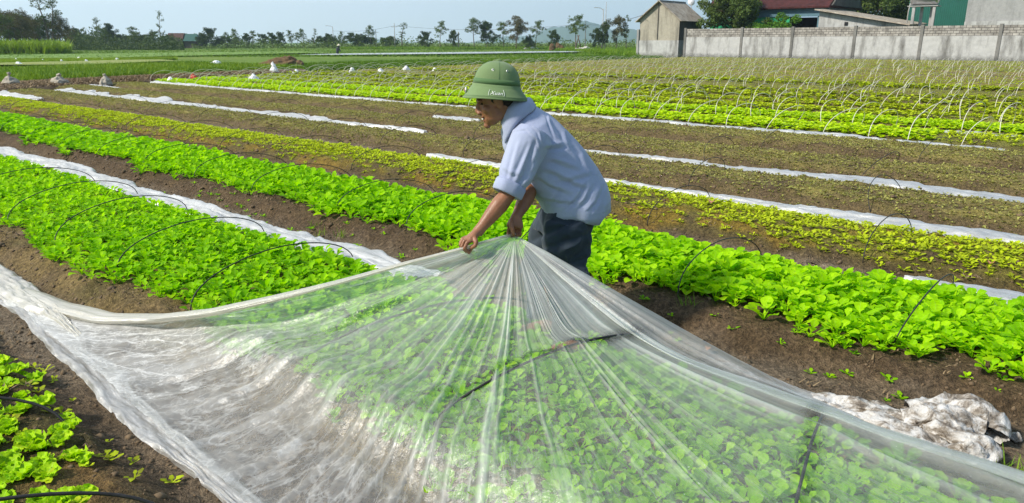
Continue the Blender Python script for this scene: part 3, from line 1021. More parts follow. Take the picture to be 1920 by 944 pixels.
t_ = w_ * (1 - 0.02 * s_) + np.interp(s_, [0, 5, 9, 13.5, 21], [24.5, 25.4, 28.0, 29.6, 32.2])
P = np.stack([s_ * N[0] + t_ * D[0], s_ * N[1] + t_ * D[1], 0.08 + 0.12 * np.sin(np.clip((w_ + 0.6) / 4.6, 0, 1) * math.pi)], -1)
P = P[in_view(P, 40)]
straw_v = [blade_variant(900 + i, 7, 0.3, 0.025, 0.18) for i in range(4)]
straw_v = [(V * np.array([1, 1, 0.35]), F, U, T) for V, F, U, T in straw_v]
tag(link("dry_straw", scatter_mesh("dry_straw", straw_v, P, RNG, 0.6, 1.2, 0.6, 0.1), M["straw"]), "dry brown straw and stalks littering the bed ends", "straw", None, "stuff")
bits = [(V * 0.22, F, U, T) for V, F, U, T in straw_v]
Ps = []
for a, b, t0, t1 in ((3.2, 3.75, -0.5, 9), (0.75, 1.05, 1.2, 6), (1.3, 1.6, 3.5, 9), (5.0, 5.6, 0, 8)):
    Pq, sq, tq = bed_positions(RNG, a, b, t0, t1, 0.09, 0.5)
    Ps.append(Pq[RNG.random(len(Pq)) < 0.14])
Pq = np.concatenate(Ps); Pq[:, 2] += 0.006
tag(link("dry_straw", scatter_mesh("dry_straw", bits, Pq, RNG, 0.5, 1.4, 0.8, 0.1), M["straw"]), "scattered bits of dry straw and stalk on the bare soil", "straw", None, "stuff")
# a few grass tufts at the right foot of the near bed
tf = [blade_variant(950 + i, 14, 0.12, 0.005, 0.05) for i in range(4)]
P = np.array([tuple(at(u, v, 0.01)) for u, v in [(1868, 935), (1895, 940), (1910, 925), (590, 430), (600, 440), (640, 445), (1290, 600), (1430, 610), (820, 470)]])
for p in P: p[2] = zg(*to_st(p))
for p, r in zip(P, RNG.uniform(0, 6, len(P))):
    V, F, U, T = tf[int(RNG.integers(0, 4))]
    o = link("grass_tuft", mesh_np("grass_tuft", V, F, True, U, T + 0.3), M["grass"]); o.location = p; o.rotation_euler.z = r
    tag(o, "thin green grass tuft growing at the foot of a bed", "grass tuft", "grass tufts between the beds")
# ------------------------------------------------------------------ hoops over the beds
def hoop_points(a, c, b, h, n=26, flat=0.0):
    """arch from foot a to foot b, pulled over the crown point c (all (s,t)); h is the crown's height"""
    out = []
    za, zb = zg(*a) - 0.03, zg(*b) - 0.03
    for i in range(n + 1):
        q = i / n
        th = math.pi * q
        x = 0.5 - 0.5 * math.cos(th) * (0.82 + 0.18 * abs(math.cos(th)))
        tb = a[1] * (1 - q) ** 2 + 2 * q * (1 - q) * (2 * c[1] - 0.5 * (a[1] + b[1])) + b[1] * q * q
        z = za + (zb - za) * q + (h - 0.5 * (za + zb)) * math.sin(th) ** 0.72
        out.append(ST(a[0] + (b[0] - a[0]) * x, tb, z))
    return out


def hoop(name, a, c, b, h, r, m, label, group, parent=None, flat=0.0):
    root = ST(a[0], a[1], zg(*a))
    pts = [p - root for p in hoop_points(a, c, b, h)]
    o = MB().tube(pts, r, 7).build(name, m, None, True)
    o.location = root
    return tag(o, label, "hoop", group)


B1_HOOPS = [(8.05, 8.2, 8.5), (6.75, 7.05, 7.47), (5.7, 6.05, 6.44), (4.65, 4.9, 5.16), (3.72, 3.85, 4.02), (2.72, 2.35, 2.25), (1.86, 1.62, 1.55), (0.48, 0.66, 0.80), (-0.35, -0.35, -0.3), (-1.4, -1.4, -1.4)]
HOOP_H = [0.325] * 5 + [0.34, 0.335, 0.26, 0.20, 0.20]
for i, (ta, tc, tb) in enumerate(B1_HOOPS):
    cov = i >= 5
    hoop("wire_hoop", (1.66, ta), (2.3, tc), (2.95 if not cov else (2.84, 2.84, 2.70, 2.36, 2.36)[i - 5], tb), HOOP_H[i], 0.0038 if not cov else 0.0052, M["black_hoop"],
         "thin black hoop seen through the clear plastic sheet" if cov else "thin black hoop arched over the uncovered mustard bed left of the sheet",
         "hoops holding up the clear sheet" if cov else "hoops over the uncovered mustard bed")
for t in (-0.25, 0.78, 1.92, 3.2, 4.3, 5.15, 6.5, 7.7, 8.9, 10.2, 11.5, 12.8, 14.2, 15.6, 17.0, 18.5):
    j = RNG.uniform(-0.05, 0.05, 3) + np.array([-0.03, 0, 0.03])
    hoop("wire_hoop", (3.62, t + j[0]), (4.25, t + j[1]), (4.86, t + j[2]), 0.31, 0.0036, M["black_hoop"], "thin black hoop arched over the bright mustard bed behind the farmer", "hoops over the open mustard bed")
for s0, s1, t_list, nm in ((5.25, 6.35, [-0.2, 1.3, 3.0, 4.3, 5.6, 7.15, 8.65, 10.2, 11.8, 13.4, 15.2, 17.2, 19.5], "third"), (6.95, 8.1, [0.2, 1.9, 3.7, 5.2, 6.9, 8.6, 10.4, 12.2, 14.2, 16.4, 19, 22], "fourth"),
                           (8.7, 9.85, [0.6, 2.4, 4.4, 6.3, 8.4, 10.4, 12.6, 15, 17.6, 20.5], "fifth"), (10.5, 11.8, [0.9, 2.2, 4.3, 6.6, 9.0, 11.3, 13.8, 16.5, 19.5], "sixth")):
    for t in t_list:
        j = RNG.uniform(-0.10, 0.10, 3)
        hoop("wire_hoop", (s0, t + j[0]), ((s0 + s1) / 2, t + j[1]), (s1, t + j[2]), 0.28, 0.0038, M["black_hoop"], "thin black hoop arched over the %s bed from the camera" % nm, "black hoops over the %s bed" % nm)
for ta, tb, lab in ((3.35, 3.25, "thin black hoop leaning over the nearest lettuce bed, the farther one"), (2.42, 2.30, "thin black hoop leaning over the nearest lettuce bed, the nearer one")):
    hoop("wire_hoop", (-0.3, tb + 0.3), (0.2, tb + 0.1), (0.80, ta - 0.4), 0.25, 0.006, M["black_hoop"], lab, "hoops over the lettuce bed")

# white hoops on the far beds: nearest ones first, each its own; the rest as one
cand = []
for j in range(7, 36):
    F0, F1 = FURROW[j] + 0.25, FURROW[j + 1] - 0.25
    step = 0.72 if j < 12 else 0.95
    t = 0.6 + 0.3 * math.sin(j * 3.1)
    while t < bed_end(F0) - 0.3:
        if not (j >= 9 and RNG.random() < 0.15):
            cand.append((F0 - (0.05 if j == 7 else 0.0), F1, t + RNG.uniform(-0.16, 0.16)))
        t += step
P = np.array([tuple(ST((a + b) / 2, t, 0.3)) for a, b, t in cand])
vis = in_view(P, 10)
order = [i for i in np.argsort(np.linalg.norm(P, axis=1)) if vis[i]]
wh_proto = []
for i in range(6):
    r_ = random.Random(40 + i)
    h = 0.48 + 0.6 * r_.uniform(-0.06, 0.08)
    pts = []
    lean = r_.uniform(-0.28, 0.10)
    wd = 1.30 + r_.uniform(-0.05, 0.08)
    for q in range(23):
        th = math.pi * q / 22
        x = wd / 2 - wd / 2 * math.cos(th) * (0.80 + 0.20 * abs(math.cos(th)))
        pts.append(ST(x, lean * math.sin(th) + 0.04 * math.sin(2 * th), h * math.sin(th) ** 0.7 - 0.02))
    wh_proto.append(MB().tube(pts, 0.0056, 6).mesh("white_hoop", True))
    wh_proto[-1].materials.append(M["white_hoop"])
for i in order[:296]:
    a, b, t = cand[i]
    o = bpy.data.objects.new("white_hoop", wh_proto[int(RNG.integers(0, 6))]); COL.objects.link(o)
    o.location = ST(a, t, zg(a, t)); o.rotation_euler = (0, 0, float(RNG.normal(0, 0.10))); q = float(RNG.uniform(0.92, 1.1)); o.scale = (1, 1, q)
    tag(o, "thin white hoop over one of the far rows of green beds", "hoop", "white hoops over the far beds")
bm = bmesh.new()
for i in order[296:1100]:
    a, b, t = cand[i]
    nv = len(bm.verts)
    me = wh_proto[int(RNG.integers(0, 6))]
    bm.from_mesh(me); bm.verts.ensure_lookup_table()
    bmesh.ops.translate(bm, verts=bm.verts[nv:], vec=ST(a, t, zg(a, t)))
me = bpy.data.meshes.new("white_hoops_beyond"); bm.to_mesh(me); bm.free()
tag(link("white_hoops", me, M["white_hoop"]), "farther white hoops reaching back to the wall", "hoops", None, "stuff")


# ------------------------------------------------------------------ the clear sheet the farmer is pulling over
APEX = atY(965, 441, 3.45)
sA, tA = to_st(APEX)
zA = APEX.z
HEM = [(sA, tA, zA)]
for u, v, z in ((930, 449, 0.605), (884, 463, 0.585), (760, 496, 0.52), (640, 530, 0.45), (520, 561, 0.385), (400, 587, 0.30), (300, 599, 0.20), (200, 600, 0.10), (110, 578, 0.04)):
    p = at(u, v, z); s, t = to_st(p); HEM.append((s, t, z))
HEM.append((1.24, 5.25, 0.03))
HEM = np.array(HEM)
hl = np.concatenate([[0], np.cumsum(np.linalg.norm(np.diff(HEM, axis=0), axis=1))]); hl /= hl[-1]


def hem_at(r):
    # smooth resampling of the hem
    out = np.stack([np.interp(r, hl, HEM[:, k]) for k in range(3)], -1)
    return out


BASE = np.array([(1.24, 5.25), (1.12, 4.4), (1.10, 3.6), (1.06, 2.9), (1.03, 2.2), (1.0, 1.5), (0.98, 0.8), (0.98, 0.0), (1.0, -1.0), (1.05, -2.0), (1.5, -2.7), (2.2, -2.8), (2.8, -2.5), (2.60, -1.6), (2.40, -0.6), (2.46, 0.04), (2.70, 0.38), (3.05, 0.92)])
# the fan of the sheet: more rays where the picture shows more
nphi, nr = 640, 170
bl = np.concatenate([[0], np.cumsum([1.4, 0.9, 0.9, 0.9, 0.9, 0.9, 0.9, 0.8, 0.6, 0.4, 0.3, 0.3, 0.3, 0.4, 0.8, 0.8, 0.9])]); bl /= bl[-1]
phi = np.linspace(0, 1, nphi)
rr = np.linspace(0, 1, nr) ** 0.9
PH, RR = np.meshgrid(phi, rr, indexing='ij')
bs, bt = np.interp(PH, bl, BASE[:, 0]), np.interp(PH, bl, BASE[:, 1])
hm = hem_at(rr)
lin = np.stack([sA + (BASE[0, 0] - sA) * rr, tA + (BASE[0, 1] - tA) * rr], -1)
dev = hm[:, :2] - lin
wh = np.exp(-(PH / 0.09) ** 1.3)
# the tip is not a point: it is the stretch of hem between the two hands
tip_s = np.interp(PH, [0, 0.05, 0.12, 1], [0, 0.0, 0.0, 0.0])
wp = np.exp(-(PH / 0.17) ** 1.2)
S = sA + (bs - sA) * RR + dev[None, :, 0] * wp
T = tA + (bt - tA) * RR + dev[None, :, 1] * wp


def tunnel(s, t):
    """the sheet resting on the hoops"""
    foot = np.interp(t, [-0.6, -0.1, 0.1, 0.4, 0.7, 1.0], [2.38, 2.42, 2.46, 2.60, 2.80, 2.88])
    x = np.clip(np.where(s > 2.2, (s - 2.2) / (foot - 2.2), (s - 2.2) / 0.56), -1, 1)
    crown = np.interp(t, [h[1] for h in B1_HOOPS][::-1], HOOP_H[::-1]) + 0.012
    arch = 0.09 + (crown - 0.09) * np.maximum(0, 1 - np.abs(x) ** np.where(x > 0, 2.0, 2.5)) ** np.where(x > 0, 0.8, 0.62)
    arch = np.where((x > 0.999) | (x < -0.999), 0.0, arch)
    ts = np.array([h[1] for h in B1_HOOPS])[::-1]
    k = np.clip(np.searchsorted(ts, t) - 1, 0, len(ts) - 2)
    q = np.clip((t - ts[k]) / (ts[k + 1] - ts[k]), 0, 1)
    sag = 1 - 0.10 * np.sin(q * math.pi) ** 0.8
    return arch * sag * (1 - sstep(2.5, 3.0, t))


def smax(a, b, k):
    h = np.clip(0.5 + 0.5 * (a - b) / k, 0, 1)
    return b * (1 - h) + a * h + k * h * (1 - h)


length = np.hypot(bs - sA, bt - tA)
reach = np.where(PH < 0.2, length, np.minimum(length, 1.62 + 0.25 * sstep(0.45, 0.2, PH)))
reach = length + (reach - length) * sstep(0.12, 0.26, PH)
xr_ = RR * length / reach
zl = zA * np.where(xr_ < 1, 1 - xr_, 0) * 1.0 + 0.0
zl = np.where(xr_ > 0.86, zA * 0.14 * np.exp(-(xr_ - 0.86) / 0.14), zl)
zl = zl - 0.08 * np.sin(np.pi * np.clip(xr_, 0, 1)) * (0.35 + 0.65 * np.sin(np.pi * np.clip(PH * 1.05, 0, 1))) * sstep(0.0, 0.15, PH) * (1 - sstep(0.93, 1.0, PH))
hz_ = np.interp(RR, hl, HEM[:, 2])
zl = zl * (1 - wh) + hz_ * wh
gz = ground_z(S, T, detail=False)
crop = 0.115 * sstep(0.0, 0.07, PH) * sstep(1.15, 1.62, S) * (1 - sstep(2.5, 2.75, S))
zt = tunnel(S, T)
Z = smax(zl, zt, 0.05)
Z = smax(Z, gz + crop + 0.018, 0.03)
# pleats pulled out from the hands, crumples where the sheet lies loose; where folds lie double the sheet is milkier
PU, PV, _ = project(np.stack([S * N[0] + T * D[0], S * N[1] + T * D[1], Z], -1).reshape(-1, 3))
PU, PV = PU.reshape(S.shape), PV.reshape(S.shape)


def ray_of(u, v):
    """which fan line of the sheet runs through a point"""
    d2_ = (PU - u) ** 2 + (PV - v) ** 2
    d2_[:, :8] = 1e9
    return phi[np.unravel_index(np.argmin(d2_), d2_.shape)[0]]


milk = 0.125 + 0.20 * sstep(0.55, 0.0, RR) + 0.10 * fbm(PH * 10, RR * 2.0, seed=52)
crease = np.full(S.shape, 0.20)
fold_z = np.zeros(S.shape)
FOLDS = [  # a point the fold passes, its half width there (m), milkiness, height, from r, to r
    (905, 850, 0.018, 0.50, 0.016, 0.0, 1.0), (952, 640, 0.012, 0.55, 0.016, 0.0, 0.72), (930, 700, 0.010, 0.30, 0.010, 0.0, 0.8), (850, 700, 0.012, 0.36, 0.012, 0.05, 0.9), (800, 700, 0.014, 0.34, 0.012, 0.05, 0.9),
    (770, 760, 0.010, 0.28, 0.010, 0.1, 1.0), (730, 740, 0.016, 0.30, 0.012, 0.1, 0.95), (820, 800, 0.010, 0.26, 0.010, 0.2, 1.0), (690, 760, 0.016, 0.26, 0.012, 0.1, 1.0), (870, 760, 0.009, 0.24, 0.010, 0.1, 1.0),
    (640, 720, 0.022, 0.26, 0.014, 0.1, 1.0), (580, 700, 0.02, 0.22, 0.010, 0.1, 1.0), (520, 690, 0.03, 0.25, 0.014, 0.1, 1.0), (440, 670, 0.03, 0.22, 0.012, 0.2, 1.0), (350, 690, 0.05, 0.30, 0.016, 0.3, 1.0),
    (990, 640, 0.012, 0.26, 0.010, 0.0, 0.7), (1020, 600, 0.010, 0.30, 0.010, 0.0, 0.6), (1090, 640, 0.010, 0.16, 0.008, 0.0, 0.8), (1250, 870, 0.014, 0.30, 0.012, 0.25, 1.0), (1180, 760, 0.009, 0.16, 0.007, 0.1, 1.0),
    (1540, 810, 0.030, 0.40, 0.016, 0.0, 1.0), (1330, 680, 0.020, 0.26, 0.010, 0.0, 1.0), (1620, 820, 0.02, 0.24, 0.010, 0.2, 1.0), (1500, 745, 0.03, 0.22, 0.010, 0.0, 1.0), (1440, 780, 0.010, 0.18, 0.008, 0.1, 1.0)]
for u, v, wd, mk, hh, r0, r1 in FOLDS:
    p0 = ray_of(u, v)
    ip = int(np.argmin(np.abs(phi - p0)))
    a_, b_ = max(ip - 3, 0), min(ip + 3, nphi - 1)
    cell = np.hypot(S[b_] - S[a_], T[b_] - T[a_]) / (phi[b_] - phi[a_]) + 0.05      # metres per unit of phi along the line
    off = 0.012 * (vnoise(rr * 3.5 + u, rr * 0 + v, seed=4) + 0.5 * vnoise(rr * 9 + u, rr * 0 + v, seed=5)) * np.clip(rr * 1.5, 0, 1) * 0.4
    dm = (PH - p0 - off[None]) * cell[None]
    w_ = wd * (0.35 + 0.9 * rr)[None]
    win = (sstep(r0 - 0.01, r0 + 0.12, rr) * (1 - sstep(r1 - 0.15, r1 + 0.01, rr)) if r1 < 1 else sstep(r0 - 0.01, r0 + 0.12, rr))[None]
    bump_ = np.exp(-np.abs(dm / w_) ** 2.2)
    edge_ = np.exp(-((dm - w_ * 0.9) / (w_ * 0.35)) ** 2)
    brk = 0.75 + 0.35 * vnoise(rr * 6 + u * 0.1, rr * 0, seed=6)[None]
    milk = milk + mk * win * brk * (0.75 * bump_ + 0.45 * edge_)
    fold_z = fold_z + hh * win * bump_ * np.clip(RR * 4, 0, 1)
# the far border of the sheet hangs double and milky; the left end is loose and whitish
milk = milk + 0.34 * np.exp(-((1 - PH) / 0.035)) * (0.7 + 0.5 * fbm(PH * 60, RR * 3, seed=58))
lw = sstep(0.30, 0.10, PH) * sstep(0.25, 0.7, RR)
rid = lambda a_: np.clip(0.95 - 8.5 * np.abs(a_), 0, 1)
milk = milk + lw * (0.13 + 0.16 * rid(fbm(S * 1.6 + T * 2.2, T * 0.9 - S * 1.1, seed=57, octaves=4, gain=0.55)))
crease = crease + lw * 0.22 + 0.25 * np.exp(-PH / 0.05) + 0.22 * sstep(0.3, 0.05, RR)
pl = np.zeros_like(Z)
for fr, am, sd in ((34, 0.007, 1), (90, 0.0045, 2), (170, 0.002, 3)):
    n_ = vnoise(PH * fr + 0.25 * fbm(PH * 6, RR * 2.2, seed=sd), RR * 1.6 + sd * 9, seed=sd)
    pl += am * (1 - np.abs(n_) * 2.2)
env = np.clip(RR / 0.12, 0, 1) * (0.55 + 0.45 * np.cos(np.clip(RR, 0, 1) * math.pi * 0.8))
near_hem = np.exp(-PH / 0.06)
env = env * (1 - 0.75 * near_hem)
loose = sstep(0.18, 0.04, Z - gz)
cr = 0.010 * (1 - 2.4 * np.abs(fbm(S * 5 + T * 1.5, T * 4, seed=33, octaves=4, gain=0.6))) * loose
wrinkle = np.clip(0.85 * lw + 0.4 * loose + 0.08, 0, 0.9)
milk = milk + loose * 0.14 * np.clip(0.9 - 4.5 * np.abs(fbm(S * 4 + T * 1.2, T * 3.4, seed=39, octaves=4, gain=0.6)), 0, 1)
Z = Z + pl * env + cr + fold_z
Z = np.maximum(Z, gz + 0.010)
for i_ in range(5, len(B1_HOOPS)):      # where the wet sheet clings to a hoop it turns clear
    ta_, tc_, tb_ = B1_HOOPS[i_]
    q_ = np.clip((S - 1.66) / ((2.84, 2.84, 2.70, 2.36, 2.36)[i_ - 5] - 1.66), 0, 1)
    th_ = ta_ * (1 - q_) ** 2 + 2 * q_ * (1 - q_) * (2 * tc_ - 0.5 * (ta_ + tb_)) + tb_ * q_ ** 2
    cl = 0.9 * np.exp(-((T - th_) / 0.035) ** 2) * sstep(1.60, 1.75, S) * (1 - sstep(2.6, 2.8, S)) * (1 - sstep(0.03, 0.07, zl - zt))
    milk = milk * (1 - cl); crease = crease * (1 - cl)
milk = np.clip(milk, 0.02, 0.92); crease = np.clip(crease, 0, 0.8)
V = np.stack([S * N[0] + T * D[0], S * N[1] + T * D[1], Z], -1).reshape(-1, 3)
UV = np.stack([PH, RR], -1).reshape(-1, 2)
me = mesh_np("plastic_sheet", V, grid_faces(nphi, nr), True, uv=UV)
for nm_, ar_ in (("milk", milk), ("crease", crease), ("loose", wrinkle)):
    at_ = me.attributes.new(nm_, 'FLOAT', 'POINT'); at_.data.foreach_set("value", np.asarray(ar_, np.float32).ravel())
sheet = link("plastic_sheet", me, M["film"])
tag(sheet, "large clear plastic sheet that the farmer lifts and pulls over the hoops of the bed", "plastic sheet")

# its gathered hem: a milky rope of folds from the ground up to the hands
rng = random.Random(3)


def gathered(name, pts, width, m, parent, nfold=7, seed=1, flat=0.35):
    """a band of parallel folds along a line of points (world)"""
    pts = np.array([tuple(p) for p in pts])
    l = np.concatenate([[0], np.cumsum(np.linalg.norm(np.diff(pts, axis=0), axis=1))])
    n = max(30, int(l[-1] / 0.018))
    q = np.linspace(0, l[-1], n)
    C = np.stack([np.interp(q, l, pts[:, k]) for k in range(3)], -1)
    for _ in range(12):
        C[1:-1] = (C[:-2] + 2 * C[1:-1] + C[2:]) / 4
    tan = np.gradient(C, axis=0); tan /= np.linalg.norm(tan, axis=1)[:, None] + 1e-9
    up = np.array([0, 0, 1.0])[None] - tan * tan[:, 2:3]; up /= np.linalg.norm(up, axis=1)[:, None]
    side = np.cross(tan, up)
    m_ = 40
    a = np.linspace(0, 2 * math.pi, m_)
    A, Q = np.meshgrid(a, q, indexing='xy')
    wv = np.array([width(x / l[-1]) if callable(width) else width for x in q])[:, None]
    rad = 1 + 0.22 * vnoise(A * nfold / 3.14 + 0.3 * Q, Q * 1.6, seed=seed) + 0.12 * vnoise(A * nfold, Q * 5, seed=seed + 1)
    rad[:, -1] = rad[:, 0]
    x, y = np.cos(A) * wv * rad, np.sin(A) * wv * flat * rad
    Vv = C[:, None, :] + side[:, None, :] * x[..., None] + up[:, None, :] * y[..., None]
    uv = np.stack([Q / 1.0, A / (2 * math.pi)], -1).reshape(-1, 2)
    if m is None: return Vv.reshape(-1, 3), grid_faces(n, m_), uv
    return link(name, mesh_np(name, Vv.reshape(-1, 3), grid_faces(n, m_), True, uv=uv), m, parent)


hp = [ST(s, t, z + 0.004) for s, t, z in HEM]
gathered("gathered_hem", hp, lambda x: 0.012 + 0.030 * sstep(0.02, 0.5, x) + 0.02 * sstep(0.5, 0.75, x) * (1 - sstep(0.85, 1.0, x)), M["film_hem"], sheet, 8, 5, 0.4)
# the loose skirt that runs on along the furrow to the left and back under the hands
def ribbon(name, line, width, m, parent=None, seed=1, amp=0.02, lift=0.012, nw=26, step=0.03, uvs=1.0):
    """a length of thin sheet lying in folds along the ground; line in (s,t)"""
    line = np.array(line, float)
    l = np.concatenate([[0], np.cumsum(np.linalg.norm(np.diff(line, axis=0), axis=1))])
    n = max(20, int(l[-1] / step))
    q = np.linspace(0, l[-1], n)
    C = np.stack([np.interp(q, l, line[:, k]) for k in range(2)], -1)
    for _ in range(6): C[1:-1] = (C[:-2] + 2 * C[1:-1] + C[2:]) / 4
    tan = np.gradient(C, axis=0); tan /= np.linalg.norm(tan, axis=1)[:, None] + 1e-9
    sd = np.stack([-tan[:, 1], tan[:, 0]], -1)
    x = np.linspace(-1, 1, nw)
    X, Q = np.meshgrid(x, q, indexing='xy')
    wv = np.array([width(v / l[-1]) for v in q]) if callable(width) else np.full(n, width)
    wl = wv * (1 + 0.5 * fbm(q * 2.6, q * 0 + seed, seed=seed)); wr = wv * (1 + 0.5 * fbm(q * 2.9, q * 0 + seed, seed=seed + 5))
    off = np.where(X < 0, X * wl[:, None], X * wr[:, None])
    cen = 0.45 * wv * fbm(q * 0.9, q * 0, seed=seed + 9)
    S_ = C[:, None, 0] + sd[:, None, 0] * (off + cen[:, None]); T_ = C[:, None, 1] + sd[:, None, 1] * (off + cen[:, None])
    wr_ = 1 - 2.2 * np.abs(fbm(X * 2.2 + 0.5 * vnoise(Q * 1.5, X, seed=seed), Q * 1.3, seed=seed + 2, octaves=3))
    w2 = 1 - 2.2 * np.abs(fbm(X * 3, Q * 7, seed=seed + 4, octaves=3))
    zz = ground_z(S_, T_, False) + lift + amp * (1 + wr_) * 0.8 + amp * 0.6 * (1 + w2)
    zz = zz - (lift * 0.6 + amp) * np.abs(X) ** 6
    zz = np.maximum(zz, ground_z(S_, T_) + 0.004)
    Vv = np.stack([S_ * N[0] + T_ * D[0], S_ * N[1] + T_ * D[1], zz], -1).reshape(-1, 3)
    uv = np.stack([Q * uvs * 0.12, (X + 1) / 2], -1).reshape(-1, 2)
    return link(name, mesh_np(name, Vv, grid_faces(n, nw), True, uv=uv), m, parent)


ribbon("loose_skirt", [(1.20, 4.0), (1.24, 5.0), (1.27, 6.5), (1.25, 9.5)], lambda x: 0.02 + 0.11 * sstep(0.0, 0.25, x), M["film_hem"], sheet, 11, 0.022, 0.012, 30, 0.02)
ribbon("ground_fold", [(1.20, 6.6), (1.18, 5.2), (1.15, 4.4), (1.12, 3.6), (1.06, 2.7), (1.00, 1.8), (0.98, 0.6)], lambda x: 0.02 + 0.055 * math.sin(min(x * 1.15, 1) * math.pi * 0.9 + 0.15), M["film_loose"], sheet, 14, 0.013, 0.010, 30, 0.02, 3)

# strips of old white sheet lying rolled back in the furrows
STRIPS = [
    ([(2.99, 3.3), (3.0, 4.0), (3.02, 5.0), (3.05, 8.0), (3.06, 13.5)], 0.17, "long white plastic strip rolled back along the far side of the covered bed"),
    ([(4.86, -1.0), (4.90, 0.4), (4.95, 1.05)], lambda x: 0.17 - 0.12 * sstep(0.7, 1, x), "white plastic strip behind the bright mustard bed at the right edge"),
    ([(6.55, -1.0), (6.58, 0.5), (6.60, 2.0), (6.56, 2.9), (6.58, 4.3), (6.60, 7.2)], lambda x: 0.16 - 0.07 * sstep(0.25, 0.6, x), "narrow white plastic strip along the back of the yellowing bed"),
    ([(8.35, -1.5), (8.35, 1.0), (8.38, 3.0), (8.32, 4.8), (8.25, 6.3)], lambda x: 0.21 - 0.14 * sstep(0.45, 1, x), "wide white plastic strip right of the farmer between brown beds"),
    ([(8.43, 9.3), (8.40, 12), (8.42, 16), (8.48, 20), (8.50, 26.2)], lambda x: 0.25 - 0.2 * (1 - sstep(0, 0.25, x)), "broad white plastic strip running to the bed ends left of the farmer"),
    ([(10.22, 9.75), (10.22, 11.0)], lambda x: 0.04 + 0.19 * math.sin(x * math.pi), "short white plastic scrap left of the farmer's shoulder"),
    ([(10.05, 25.6), (10.1, 28.4)], lambda x: 0.05 + 0.2 * x, "short white plastic piece near the grey sack at the bed ends"),
    ([(6.8, 22.5), (6.75, 26.4)], lambda x: 0.08 + 0.2 * x, "white plastic end lying at the far left corner of the beds"),
    ([(12.15, 1.6), (12.2, 4), (12.25, 7), (12.2, 10), (12.2, 14), (12.3, 20), (12.45, 28.6)], 0.13, "long thin white strip along the foot of the first white hoops"),
    ([(10.1, -0.5), (10.15, 0.9)], lambda x: 0.12 - 0.09 * x, "white plastic scrap at the right edge between olive beds"),
    ([(13.9, -1), (13.85, 1.5), (13.9, 2.7)], lambda x: 0.10, "thin white strip beside the bright crop at the far right"),
]
for i, (ln, w_, lab) in enumerate(STRIPS):
    o = ribbon("plastic_strip", ln, w_, M["film_strip"], None, 30 + i * 3, 0.03 if ln[0][0] < 9 else 0.035, 0.02, 24, 0.035 if ln[0][0] < 5 else 0.06)
    tag(o, lab, "plastic strip", "white plastic strips left in the furrows")

# the bunched-up heap of dirty sheet at the right
heap_m = Nodes("dirty_film")
vec = heap_m.coords("Object")
a1 = heap_m.noise(14, 6, 0.7, vec, 0.8); a2 = heap_m.noise(40, 5, 0.65, vec, 0.6)
hc = heap_m.ramp(a1, [(0.36, (0.08, 0.06, 0.04)), (0.45, (0.24, 0.205, 0.165)), (0.53, (0.45, 0.43, 0.40)), (0.70, (0.66, 0.65, 0.63))])
M["dirty_film"] = heap_m.done(heap_m.principled(hc, 0.32, heap_m.bump(a2, 0.6, 0.02), 0.5))


def crumple(mb, voxel, seed, amp, freq):
    me = remeshed(mb, voxel, 2, "crumpled")
    v, nn = get_vn(me)
    for k_, (f_, a_) in enumerate(((freq, amp), (freq * 2.1, amp * 0.55), (freq * 4.3, amp * 0.28))):
        wx = fbm(v[:, 0] * f_ * 0.5, v[:, 1] * f_ * 0.5, v[:, 2] * f_ * 0.5, seed=seed + 50 + k_, octaves=2)
        n_ = vnoise(v[:, 0] * f_ + wx * 1.6, v[:, 1] * f_ - wx * 1.2, v[:, 2] * f_ * 1.3 + wx, seed=seed + k_)
        v = v + nn * (a_ * (1 - 2.6 * np.abs(n_)))[:, None]
    v[:, 2] = np.maximum(v[:, 2], 0.0)
    set_v(me, v)
    return me


heap_root = at(1765, 835, 0.0)
arcs = [  # (pixel path with heights) of the folds that make up the heap, its width and flatness
    ([(1505, 748, 0.03), (1580, 758, 0.03), (1650, 775, 0.035), (1700, 790, 0.04), (1745, 806, 0.05)], 0.040, 0.5, 1),
    ([(1560, 762, 0.02), (1640, 790, 0.03), (1700, 815, 0.035), (1750, 838, 0.035), (1790, 855, 0.03)], 0.050, 0.45, 2),
    ([(1700, 772, 0.05), (1750, 764, 0.075), (1805, 766, 0.085), (1855, 784, 0.08), (1880, 805, 0.06), (1868, 822, 0.04)], 0.050, 0.75, 3),
    ([(1690, 790, 0.05), (1745, 785, 0.07), (1800, 790, 0.075), (1845, 806, 0.06)], 0.055, 0.7, 4),
    ([(1760, 815, 0.05), (1800, 832, 0.05), (1845, 838, 0.05), (1862, 852, 0.035), (1835, 868, 0.025), (1795, 862, 0.03)], 0.034, 0.8, 5),
    ([(1780, 842, 0.045), (1815, 848, 0.055), (1845, 858, 0.04)], 0.030, 0.8, 6),
    ([(1730, 800, 0.06), (1775, 806, 0.065), (1815, 815, 0.05)], 0.045, 0.6, 7)]
Vs, Fs, Us, b_ = [], [], [], 0
for path, wd, fl, sd in arcs:
    Vq, Fq, Uq = gathered("x", [at(u, v, z) - heap_root for u, v, z in path], (lambda x, wd=wd: 1.25 * wd * (0.55 + 0.5 * math.sin(math.pi * min(max(x, 0.06), 0.94)))), None, None, 5, 60 + sd * 4, fl)
    n_ = vnoise(Vq[:, 0] * 16, Vq[:, 1] * 16, Vq[:, 2] * 18, seed=sd); n2_ = vnoise(Vq[:, 0] * 42, Vq[:, 1] * 42, Vq[:, 2] * 42, seed=sd + 9)
    Vq = Vq + np.stack([n2_ * 0.006, n_ * 0.008, 0.012 * (1 - 2.4 * np.abs(n_)) + 0.006 * (1 - 2.4 * np.abs(n2_))], -1)
    Vq[:, 2] = np.maximum(Vq[:, 2], 0.0)
    Vs.append(Vq); Fs.append(Fq + b_); Us.append(Uq); b_ += len(Vq)
